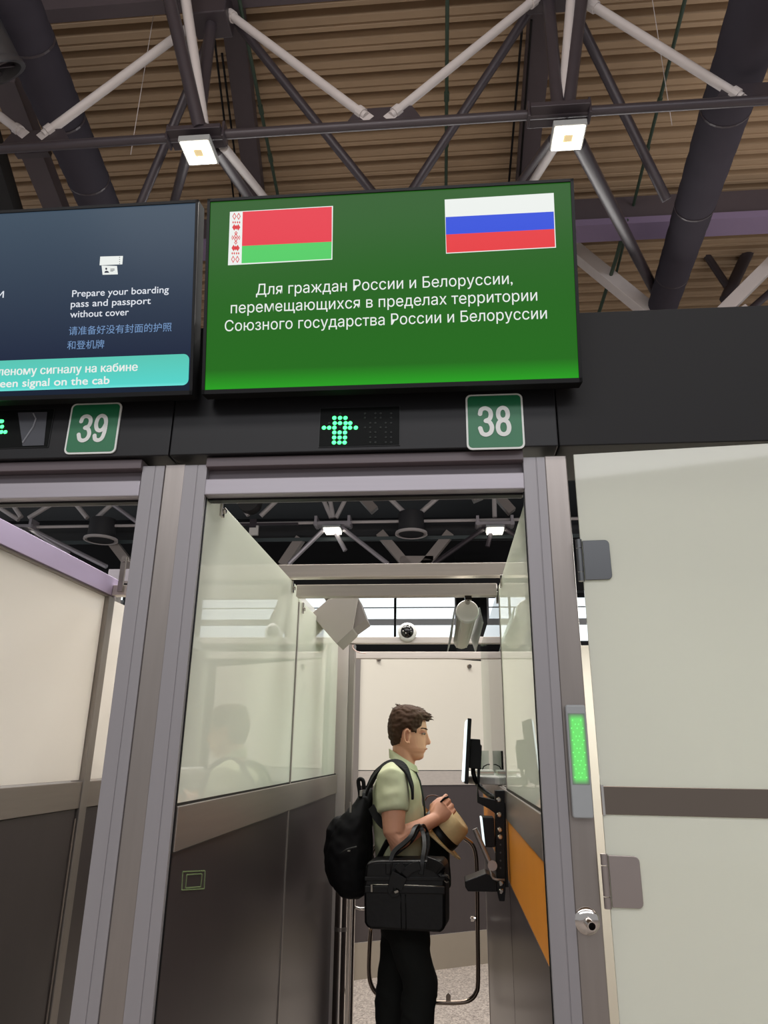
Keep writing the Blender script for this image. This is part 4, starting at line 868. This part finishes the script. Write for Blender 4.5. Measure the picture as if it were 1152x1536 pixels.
# ================================================================== MAN
YM = 1.20
man = thing('person', 'man in sage polo facing the terminal, holding a straw hat', 'person', (-.20, YM, 0))
def pm(u, v, y=YM): return at_y(u, v, y)
def sect(v, ub, uf, hw, y=YM, n=32, p=2.0, pinch=0.0, vb=None, vf=None):
    b, f = pm(ub, vb if vb else v, y), pm(uf, vf if vf else v, y); c = (b + f) / 2; a = (f - b) / 2; out = []
    for i in range(n):
        t = 2 * math.pi * i / n; cs, sn = math.cos(t), math.sin(t)
        k = (abs(cs) ** p + abs(sn) ** p) ** (-1 / p); w = hw * (1 - pinch * cs)
        out.append(c + a * (cs * k) + Y1 * (sn * k * w))
    return out
body = MB()
HS = [(1061, 600, 618, .022), (1063.5, 593, 626, .043), (1068, 588, 632, .058), (1074, 585.5, 636, .067), (1081, 584.5, 638.5, .073), (1088, 584, 639.6, .076), (1093, 584, 640.6, .077), (1096.5, 584.3, 640.6, .077), (1100, 585, 638.6, .076), (1104, 586, 638.2, .074), (1108, 587, 638.4, .072), (1113, 589, 638.6, .068), (1117, 592, 638.8, .064), (1120, 596, 639.0, .061), (1122.5, 598, 639.8, .059), (1124.6, 600, 638.6, .056), (1127, 602, 638.6, .053), (1129, 603, 636.2, .050), (1131.5, 605, 635.6, .047), (1135, 608, 635.8, .041), (1138, 611, 634.2, .033), (1140.5, 614, 629, .022)]
body.loft([sect(v, a, b, w, pinch=.16 if v < 1100 else .26, p=2.15) for v, a, b, w in HS])
# nose
body.loft([[pm(637, 1097.5, YM - .005), pm(637, 1097.5, YM + .005), pm(641.2, 1098.5, YM + .003), pm(641.2, 1098.5, YM - .003)],
           [pm(636, 1106, YM - .010), pm(636, 1106, YM + .010), pm(643.6, 1106.5, YM + .004), pm(643.6, 1106.5, YM - .004)],
           [pm(635, 1112.5, YM - .016), pm(635, 1112.5, YM + .016), pm(646.6, 1113, YM + .006), pm(646.6, 1113, YM - .006)],
           [pm(635, 1117.3, YM - .015), pm(635, 1117.3, YM + .015), pm(645.2, 1117, YM + .006), pm(645.2, 1117, YM - .006)]])
# brow ridge, cheek
for s in (-1, 1):
    body.ell(pm(634.5, 1095.5, YM + s * .032), (.012, -s * .006, 0), (0, .022, 0), (0, 0, .006))
    # ear
    c = pm(611.6, 1104.5, YM + s * .080)
    body.tube([c + Vector((.012 * math.cos(a) - .002, s * (.004 + .005 * (math.cos(a) < 0)), .026 * math.sin(a) + .001)) for a in [k * .35 + .6 for k in range(14)]], .0045, 8, dome=True)
    body.ell(c + Vector((0, -s * .004, 0)), (.010, 0, 0), (0, .006, 0), (0, 0, .022))
    body.ell(c + Vector((.004, s * .001, -.024)), (.006, 0, 0), (0, .006, 0), (0, 0, .007))
# neck
body.loft([sect(1100, 590, 614, .050), sect(1112, 589, 619, .056), sect(1122, 589, 623, .058), sect(1133, 588.5, 622.5, .060, vf=1140), sect(1146, 586, 622, .066, vf=1152), sect(1158, 580, 622, .10), sect(1170, 572, 622, .14)])
# torso (skin, under clothes)
TS = [(1158, 582, 617, .105), (1166, 573, 621, .150), (1178, 568, 626, .165), (1200, 564, 629, .160), (1225, 564, 630, .150), (1255, 566, 631, .148), (1290, 569, 632, .155), (1330, 574, 635, .165), (1370, 577, 637, .165), (1395, 579, 638, .155)]
body.loft([sect(*q) for q in TS])
# arms
def arm(S, E, Wr, r=(.050, .047, .040, .041, .037, .029, .026)):
    m1 = S.lerp(E, .5); f1 = E.lerp(Wr, .28); f2 = E.lerp(Wr, .65)
    body.tube([S, m1, E.lerp(S, .12), E, f1, f2, Wr], r, 16, dome=True)
SR, ER_, WR = pm(589, 1172, 1.015), pm(591, 1262, .975), pm(652, 1229, 1.105)
SL, EL, WL = pm(589, 1172, 1.385), pm(596, 1258, 1.43), pm(652, 1226, 1.30)
arm(SR, ER_, WR); arm(SL, EL, WL)
def hand(Wr, K, side, grip):
    d = (K - Wr).normalized(); latv = Vector((0, 1, 0)); latv = (latv - d * latv.dot(d)).normalized(); nv = d.cross(latv).normalized()
    if nv.z < 0: nv = -nv
    # back of the hand faces outward (away from the body's middle); knuckle row runs up-down
    row = nv; out = latv * side
    L = (K - Wr).length
    body.loft([[Wr + d * (L * f) + row * (w * math.cos(a)) + out * (t * math.sin(a)) for a in [k * math.pi / 8 for k in range(16)]] for f, w, t in ((-.15, .026, .022), (.15, .027, .021), (.45, .036, .019), (.8, .042, .017), (1.0, .040, .014), (1.08, .034, .009))])
    for k, (off, l1, l2, l3, cu) in enumerate(((.031, .036, .024, .019, grip[0]), (.011, .040, .027, .020, grip[1]), (-.010, .037, .025, .019, grip[2]), (-.029, .030, .019, .017, grip[3]))):
        p = Wr + d * (L * .88) + row * off; pts = [p]; a = 0; dirv = d
        for l, c_ in ((L * .14 + l1, cu * .45), (l2, cu), (l3, cu * .8)):
            a += c_; dirv = d * math.cos(a) - out * math.sin(a); p = p + dirv * l; pts.append(p)
        body.tube(pts, [.0105, .0100, .0090, .0078], 10, dome=True)
    th = Wr + d * (L * .25) + row * .022 - out * .012
    body.tube([th, th + d * .030 + row * .018 - out * .010, th + d * .055 + row * .018 - out * .016, th + d * .078 + row * .010 - out * .022], [.014, .013, .0105, .0088], 10, dome=True)
hand(WR, pm(669, 1212, 1.13), -1, (.75, .95, 1.05, 1.15))
hand(WL, pm(666, 1213, 1.265), 1, (.75, .9, 1.0, 1.1))
# legs
def leg(P_, r, b): b.tube(P_, r, 18, dome=True)
hipR, kneeR, ankR = pm(618, 1385, 1.11), pm(634, 1490, 1.10), None
kR = Vector((kneeR.x, 1.10, .50)); kR = pm(631, 1478, 1.10); aR = Vector((kR.x - .06, 1.10, .09)); hR = pm(611, 1372, 1.11)
hL = pm(605, 1372, 1.29); kL = pm(590, 1490, 1.30); aL = Vector((kL.x - .07, 1.30, .09))
for h, k, a in ((hR, kR, aR), (hL, kL, aL)):
    body.tube([h, h.lerp(k, .5), k, k.lerp(a, .35), a], [.062, .055, .043, .042, .034], 18, dome=True)
    body.loft([[a + Vector((-.06 + f * .26, 0, -.05)) + Vector((0, w * math.cos(t), h_ * (.5 + .5 * math.sin(t)))) for t in [q * math.pi / 8 for q in range(16)]] for f, w, h_ in ((0, .02, .03), (.1, .033, .06), (.35, .036, .09), (.7, .044, .05), (.95, .036, .03), (1, .015, .015))])
bd = remeshed(body, 'body', SKIN, man, .0034, 4)
# eye, brow, lips
for s in (-1, 1):
    ec = pm(634.3, 1100.6, YM + s * .031)
    MB().ell(ec, (.0085, 0, 0), (0, .0115, 0), (0, 0, .0042), 14, 9).build('eye', mat('eye_white', (160, 146, 138), .5, spec=.2) if 'eye_white' not in bpy.data.materials else bpy.data.materials['eye_white'], man, smooth=True)
    MB().ell(ec + Vector((.0070, 0, 0)), (.004, 0, 0), (0, .005, 0), (0, 0, .0048), 10, 7).build('iris', mat('iris_grey', (60, 52, 48), .2) if 'iris_grey' not in bpy.data.materials else bpy.data.materials['iris_grey'], man, smooth=True)
    MB().tube([pm(629.5, 1099.6, YM + s * .046), pm(634.5, 1097.9, YM + s * .040), pm(638.4, 1099.2, YM + s * .028)], .0026, 6, dome=True).build('eyelid', LIP, man, smooth=True)
    MB().tube([pm(627.5, 1094.8, YM + s * .056), pm(633, 1092.3, YM + s * .047), pm(638.4, 1092.8, YM + s * .034), pm(641.0, 1094.4, YM + s * .016)], [.0015, .0026, .003, .002], 8, dome=True).build('eyebrow', HAIR, man, smooth=True)
MB().tube([pm(632.5, 1125.6, YM - .026), pm(637.2, 1124.4, YM - .016), pm(639.8, 1123.3, YM), pm(637.2, 1124.4, YM + .016), pm(632.5, 1125.6, YM + .026)], [.0015, .003, .0038, .003, .0015], 8).build('lips', LIP, man, smooth=True)
# hair
HR = [(1057.3, 606, 614, .016), (1058.5, 599, 621, .034), (1061, 594, 628, .052), (1064.5, 589.5, 634.5, .066), (1069, 586.5, 640.5, .075), (1074, 584.3, 645.2, .081), (1079, 583, 644.5, .084), (1084, 582.2, 642, .086), (1090, 581.8, 640, .087), (1097, 582, 638, .086), (1104, 583.2, 632, .083), (1111, 585.6, 628, .077), (1117, 588, 622, .068), (1121, 589.5, 616, .060)]
rings = []
for i in range(len(HR) - 1):
    for j in range(5):
        t = j / 5; q = [HR[i][k] * (1 - t) + HR[i + 1][k] * t for k in range(4)]; rings.append(sect(*q, n=110, p=2.1, pinch=.10))
hm = MB().loft(rings); me = hm.mesh('hair')
HP = [(560, 1040), (652, 1040), (650, 1074), (646, 1079.5), (642.6, 1083), (636.5, 1080.5), (634.5, 1089.5), (628.5, 1094), (626.2, 1100.8), (620.5, 1100.2), (617.5, 1095.5), (612, 1092.5), (606.5, 1095.5), (604, 1106), (600.8, 1116.5), (590, 1119), (560, 1119)]
def inside(u, v):
    r = False
    for i in range(len(HP)):
        (x1, y1), (x2, y2) = HP[i], HP[i - 1]
        if (y1 > v) != (y2 > v) and u < (x2 - x1) * (v - y1) / (y2 - y1) + x1: r = not r
    return r
RT = RM.transposed()
def proj(p):
    c = RT @ (p - CAM); return CX + F * c.x / c.z, CY - F * c.y / c.z
bm = bmesh.new(); bm.from_mesh(me)
kill = []
for f in bm.faces:
    c = f.calc_center_median(); u, v = proj(Vector((c.x, YM, c.z)))
    if not inside(u, v): kill.append(f)
bmesh.ops.delete(bm, geom=kill, context='FACES')
for v in bm.verts:
    p = v.co; n = v.normal
    k = noise.noise(Vector((p.x * 45, p.y * 45, p.z * 80))) * .0045 + noise.noise(Vector((p.x * 150, p.y * 150, p.z * 50))) * .0028
    if v.is_boundary: k = -.006
    v.co = p + n * k
bm.to_mesh(me); bm.free(); me.materials.append(HAIR)
for p in me.polygons: p.use_smooth = True
ho = bpy.data.objects.new('hair', me); COL.objects.link(ho); me.transform(Matrix.Translation(-man.location)); ho.parent = man
s_ = ho.modifiers.new('s', 'SOLIDIFY'); s_.thickness = .012; s_.offset = -1
random.seed(11)
tf = MB()
for k in range(210):
    f = random.random(); u = 592 + 52 * f; v = 1059.5 + (abs(u - 611) / 30) ** 2.2 * (9 if u > 611 else 8) ; y = YM + random.uniform(-.05, .05)
    b = pm(u, v + 2.5, y) - Z1 * abs(y - YM) * .35; l = random.uniform(.012, .022); dr_ = Vector((.7 if u > 611 else -.5, random.uniform(-.4, .4), .35 if u < 630 else -.1)).normalized()
    tf.tube([b, b + dr_ * l * .6 + Z1 * .002, b + dr_ * l], [.0022, .0016, .0004], 5)
for k in range(10):
    b = pm(598 + k * .7, 1060.5, YM + random.uniform(-.02, .02)); tf.tube([b, b + Vector((-.008, 0, .006)), b + Vector((-.014 - random.random() * .006, 0, .011 + random.random() * .006))], [.002, .0014, .0004], 5)
stuff(tf.build('hair_tufts', HAIR, man))
# shirt
sh = MB()
SS = [(1150, 587, 619, .085), (1155, 581, 622, .125), (1161, 574, 625, .170), (1168, 567, 628, .190), (1178, 562, 630.5, .192), (1192, 559.5, 633, .182), (1206, 559, 634, .176), (1223, 559, 635, .172), (1240, 560, 635.5, .170), (1258, 561.5, 636.5, .172), (1275, 563, 637, .176), (1287, 564, 637, .178)]
sh.loft([sect(*q, n=36, p=2.35) for q in SS])
for S, E_, s in ((SR, ER_, -1), (SL, EL, 1)):
    m = S.lerp(E_, .46)
    sh.tube([S + Vector((.0, -s * .06, .018)), S + Vector((0, 0, .004)), S.lerp(E_, .25), m, S.lerp(E_, .52)], [.055, .062, .062, .060, .058], 20)
def fold(p):
    return .006 * noise.noise(Vector((p.x * 9, p.y * 6, p.z * 16))) + .003 * noise.noise(Vector((p.x * 25, p.y * 12, p.z * 30)))
remeshed(sh, 'polo_shirt', SHIRT, man, .006, 4, fold)
# collar (folded band) and placket
cl_ = MB(); ra = []; rb_ = []; rc = []
for i in range(33):
    t = 2 * math.pi * i / 32 + .12; cs, sn = math.cos(t), math.sin(t)
    top = pm(604 + 19.5 * cs, 1136 + 13 * cs * (1 if cs > 0 else 1), YM + .066 * sn); bot = pm(602 + (25 if cs > 0 else 17) * cs, 1148 + 11 * cs, YM + .094 * sn)
    ra.append(top); rb_.append(bot)
n_ = len(ra) - 1
for i in range(n_):
    if i in (31,): continue
    a, b, c, d = ra[i], ra[i + 1], rb_[i + 1], rb_[i]
    o = lambda p: (Vector((p.x, p.y, 0)) - Vector((pm(603, 1140).x, YM, 0))).normalized() * .004
    cl_.hexa([a, b, c, d], [a + o(a), b + o(b), c + o(c), d + o(d)])
cl_.build('collar', SHIRT, man, smooth=False)
# second strap edge / placket seen at chest
MB().tube([pm(624, 1158, YM - .045), pm(630, 1172, YM - .07), pm(635, 1196, YM - .085), pm(637, 1215, YM - .085), pm(638, 1232, YM - .07)], [.003, .0035, .0035, .004, .004], 8).build('placket', JACK, man)
# trousers
tz = MB()
tz.loft([sect(*q, n=30, p=2.3) for q in ((1268, 567, 634, .150), (1300, 569, 636, .168), (1340, 571, 640, .175), (1375, 572, 642, .172), (1398, 574, 641, .150))])
def leg_l(S, y): # sections by px; (v, back, front, halfwidth)
    tz.loft([sect(v, a, b, w, y=y, n=24) for v, a, b, w in S])
leg_l([(1370, 578, 640, .082), (1400, 580, 644.5, .085), (1430, 588, 646.5, .082), (1452, 596, 652, .080), (1470, 602, 656, .078), (1485, 604, 655, .077), (1505, 603, 651, .074), (1536, 605, 649, .070), (1600, 607, 646, .066), (1700, 610, 643, .060), (1745, 611, 642, .058)], 1.11)
leg_l([(1370, 574, 630, .082), (1400, 572, 625, .084), (1440, 569, 616, .080), (1480, 566, 610, .074), (1536, 563, 605, .070), (1600, 560, 600, .065), (1680, 556, 594, .060), (1720, 554, 592, .058)], 1.29)
def tfold(p): return .010 * abs(noise.noise(Vector((p.x * 5, p.y * 3, p.z * 26 + p.x * 10)))) * (1 if p.z < .75 else .2) + .008 * noise.noise(Vector((p.x * 6, p.y * 6, p.z * 14))) + .007 * max(0, noise.noise(Vector((p.x * 10 + 4, p.y * 4, p.z * 22 + p.x * 14))))
remeshed(tz, 'trousers', TROUS, man, .008, 3, tfold)
for y, k in ((1.11, aR), (1.29, aL)):
    z0 = .0; xx = k.x - .07 if y > 1.2 else k.x - .02
    MB().loft([[Vector((xx + f * .29, y, z0)) + Vector((0, w * math.cos(t), h_ * (.5 + .5 * math.sin(t)))) for t in [q * math.pi / 8 for q in range(16)]] for f, w, h_ in ((0, .02, .06), (.08, .038, .09), (.3, .042, .11), (.65, .05, .07), (.92, .042, .045), (1, .018, .03))]).build('shoe', BLACKP, man, smooth=True)
# ---------------- hat held in the hands
hc = pm(657, 1250, 1.19); hx = Vector((.72, -.10, .66)).normalized()
ht = thing('straw_hat', 'pale straw hat with a black band held upside forward by the man', 'hat', hc)
ua = hx.orthogonal().normalized(); va = hx.cross(ua)
def hring(r, h, n=40, sag=0.0, dent=0.0):
    out = []
    for i in range(n):
        t = 2 * math.pi * i / n; rr = r * (1 + .10 * math.cos(2 * t)); out.append(hc + hx * (h + sag * math.cos(2 * t)) + ua * (rr * math.cos(t)) + va * (rr * math.sin(t)))
    return out
MB().loft([hring(.118, .004, sag=.010), hring(.120, .000, sag=.010), hring(.118, -.004, sag=.010), hring(.080, -.004), hring(.078, .0), hring(.080, .004)], cap=False).build('brim', STRAW, ht, smooth=True)
MB().loft([hring(.080, .0), hring(.079, .03), hring(.077, .07), hring(.071, .095), hring(.062, .104), hring(.04, .098), hring(.01, .092)]).build('crown', STRAW, ht, smooth=True)
MB().loft([hring(.0815, .004), hring(.0815, .034), hring(.079, .034), hring(.079, .004)], cap=False).build('hat_band', BLACKP, ht, smooth=True)
tag(MB().tube([pm(661, 1203, 1.12), pm(667, 1197.5, 1.115), pm(672, 1195.5, 1.11)], [.003, .005, .004], 8, dome=True).build('small_object', BLACKP), 'tiny black item pinched between the fingertips of the man', 'object')
tag(MB().tube(smoothp([pm(u, v, 1.36) for u, v in ((638, 1200), (642, 1194.5), (650, 1192.8), (657, 1195), (662, 1200))], 4), .003, 8, dome=True).build('leather_cord', BROWNL), 'brown leather cord looping above the hands', 'cord')
# ---------------- jacket over the far arm
jk = MB()
jk.loft([sect(v, a, b, w, y=1.30, n=26) for v, a, b, w in ((1244, 640, 656, .03), (1250, 630, 668, .05), (1262, 622, 674, .06), (1280, 620, 677, .06), (1300, 620, 677, .055), (1330, 622, 675, .05))])
def jf(p): return .007 * math.sin(p.x * 190 + p.z * 8) + .006 * noise.noise(p * 12)
tag(remeshed(jk, 'folded_jacket', JACK, None, .006, 2, jf), 'dark green cloth jacket draped over the far forearm under the hat', 'jacket')
# ---------------- backpack
bp = thing('backpack', 'bulging black nylon backpack on the back of the man', 'backpack', pm(525, 1270))
bs = MB()
BS = [(1182, 549, 556, .03), (1187, 545, 558, .065), (1195, 539, 558, .100), (1207, 530, 558, .125), (1220, 518, 558, .140), (1235, 505, 558, .150), (1252, 496, 558, .155), (1275, 491.5, 558, .158), (1295, 492, 558, .156), (1312, 496, 558, .150), (1327, 503, 558, .138), (1338, 512, 552, .115), (1344, 521, 541, .06)]
bs.loft([sect(*q, y=YM, n=36, p=2.9) for q in BS])
def bf(p): return .006 * noise.noise(p * 14) + .004 * noise.noise(p * 35)
remeshed(bs, 'main_bag', NYLON, bp, .007, 3, bf)
pf = MB(); pf.loft([sect(v, a, b, w, y=YM, n=30, p=2.8) for v, a, b, w in ((1225, 504, 530, .09), (1240, 493, 530, .12), (1270, 488.5, 530, .125), (1300, 490, 530, .12), (1322, 497, 530, .10), (1334, 507, 530, .07))])
remeshed(pf, 'front_pocket', NYLON, bp, .007, 3, bf)
MB().tube([pm(510, 1280, 1.045), pm(520, 1274, 1.045), pm(535, 1270, 1.047)], .0035, 6).build('side_zip', mat('zip_black', (34, 34, 36), .3), bp)
for u, v, w, h in ((541.5, 1190, 2.0, 4.5), (526, 1211, 1.7, 8), (523.5, 1276.5, 2.2, 1.2)):
    MB().prism([pm(u - w, v - h, 1.04), pm(u + w, v - h, 1.04), pm(u + w * .6, v + h, 1.04), pm(u - w * 1.2, v + h, 1.04)], (0, .006, 0)).build('zip_pull', ZIP, bp, bevel=.001)
MB().tube(smoothp([pm(u, v, 1.10) for u, v in ((546, 1184), (545, 1172), (541, 1168.5), (537.5, 1171), (538.5, 1181), (541, 1196))], 3), .008, 10).build('grab_handle', NYLON, bp, smooth=True)
def ribbon(pts, w, th, nm, m, par, side=(0, 1, 0)):
    P_ = smoothp([Vector(p) for p in pts], 4); q = MB(); R = []
    for i, p in enumerate(P_):
        t = (P_[min(i + 1, len(P_) - 1)] - P_[max(i - 1, 0)]).normalized(); s = (Vector(side) - t * Vector(side).dot(t)).normalized() * w / 2; n = t.cross(s).normalized() * th / 2
        R.append([p + s + n, p - s + n, p - s - n, p + s - n])
    return q.loft(R).build(nm, m, par, bevel=.0015)
ribbon([pm(549, 1192, 1.09), pm(556, 1174, 1.08), pm(565, 1159, 1.075), pm(577, 1147.5, 1.075), pm(590, 1143.5, 1.06), pm(601.5, 1147, 1.035), pm(609.5, 1156.5, 1.012), pm(615, 1170, 1.0), pm(618.5, 1184, .99), pm(619, 1199, .99)], .036, .009, 'shoulder_strap', NYLON, bp, side=(0, .9, .5))
ribbon([pm(549, 1192, 1.31), pm(565, 1159, 1.32), pm(590, 1147, 1.33), pm(609, 1158, 1.35), pm(618.5, 1184, 1.38), pm(619, 1199, 1.39)], .055, .009, 'shoulder_strap', NYLON, bp, side=(.15, 1, -.35))
ribbon([pm(557, 1210, 1.03), pm(563, 1222, 1.01), pm(570, 1232, 1.00), pm(577, 1239, .995)], .03, .006, 'lower_strap', NYLON, bp, side=(0, .3, 1))
ribbon([pm(582, 1262, 1.02), pm(575, 1274, 1.01), pm(568, 1288, 1.02), pm(560, 1300, 1.03)], .03, .006, 'lower_strap', NYLON, bp, side=(.6, .8, 0))
# ---------------- briefcase hanging on the forearm
bc = thing('briefcase', 'black leather briefcase hanging by two handles from the near forearm', 'bag', pm(610, 1400, .96))
YB = .90
def rr_poly(pts, y): return [pm(u, v, y) for u, v in pts]
front = [(547.5, 1303), (549, 1296), (554, 1292), (572, 1290.5), (640, 1290.5), (660, 1291.5), (665.5, 1296), (667, 1304), (668, 1320), (668, 1385), (667, 1394), (660, 1399.5), (600, 1396.5), (556, 1394.5), (549, 1391), (546, 1384), (545, 1330)]
MB().prism(rr_poly(front, YB), (.016, .10, .004)).build('bag_body', LEATHER, bc, bevel=.010, seg=3, smooth='auto')
def bl_(pts, r, nm, m, y=YB - .004): return MB().tube(smoothp([pm(u, v, y) for u, v in pts], 3), r, 8).build(nm, m, bc, smooth=True)
MB().prism(rr_poly([(547, 1315), (667.8, 1315), (667.8, 1321), (547, 1321)], YB), (0, -.005, 0)).build('top_band', LEATHER, bc, bevel=.002)
MB().prism(rr_poly([(547, 1328), (667.8, 1329), (667.8, 1341), (547, 1339)], YB), (0, -.007, 0)).build('pocket_band', LEATHER, bc, bevel=.003)
bl_([(555, 1327), (600, 1327.5), (666, 1330)], .0022, 'pocket_zip', ZIP); bl_([(551, 1297), (562, 1293), (600, 1292), (655, 1293.5), (665, 1299)], .0028, 'top_seam', mat('piping_grey', (58, 56, 56), .3))
MB().prism(rr_poly([(556, 1327), (559, 1327), (559, 1338), (556, 1338)], YB - .008), (0, -.003, 0)).build('zip_pull', ZIP, bc, bevel=.001)
bl_([(601, 1342), (602, 1394)], .0016, 'front_seam', LEATHER); bl_([(608, 1342), (609, 1395)], .0016, 'front_seam', LEATHER)
def yblend(L, ys): return [pm(u, v, y) for (u, v), y in zip(L, ys)]
ribbon(yblend([(583, 1312), (586, 1292), (592, 1277), (606, 1265), (617, 1254), (622, 1243), (628, 1239), (634, 1248), (637, 1268), (634, 1290), (632, 1312)], [.90, .90, .91, .92, .93, .95, .97, .965, .93, .90, .895]), .016, .012, 'handle', LEATHER, bc, side=(1, 0, .2))
ribbon(yblend([(585, 1300), (590, 1284), (606, 1270), (619, 1258), (627, 1243), (634, 1239), (640, 1249), (642, 1268), (637, 1288), (635, 1300)], [1.0, 1.0, 1.0, .99, 1.0, 1.03, 1.05, 1.03, 1.01, 1.0]), .016, .012, 'handle', LEATHER, bc, side=(1, 0, .2))
for u in (582.5, 631): MB().prism(rr_poly([(u - 4, 1294), (u + 4, 1294), (u + 3.2, 1311), (u - 3.6, 1311)], YB), (0, -.008, 0)).build('handle_tab', LEATHER, bc, bevel=.002)
ribbon(yblend([(630, 1298), (618, 1302), (606, 1312), (600, 1326), (593, 1338), (588, 1336), (590, 1322), (596, 1306), (606, 1298)], [.885] * 9), .03, .005, 'loose_strap', LEATHER, bc, side=(.5, 0, .8))
ribbon(yblend([(640, 1294), (655, 1300), (666, 1311), (671, 1318)], [.885, .88, .88, .89]), .04, .006, 'shoulder_strap', LEATHER, bc, side=(.5, 0, -.6))
MB().tube([pm(670, 1318, .90) + Vector((.009 * math.cos(a), 0, .012 * math.sin(a))) for a in [k * .52 for k in range(13)]], .0018, 6).build('strap_ring', ZIP, bc)
MB().prism(rr_poly([(591, 1337), (597, 1335), (598, 1338), (593, 1340)], .875), (0, -.003, 0)).build('buckle', ZIP, bc)
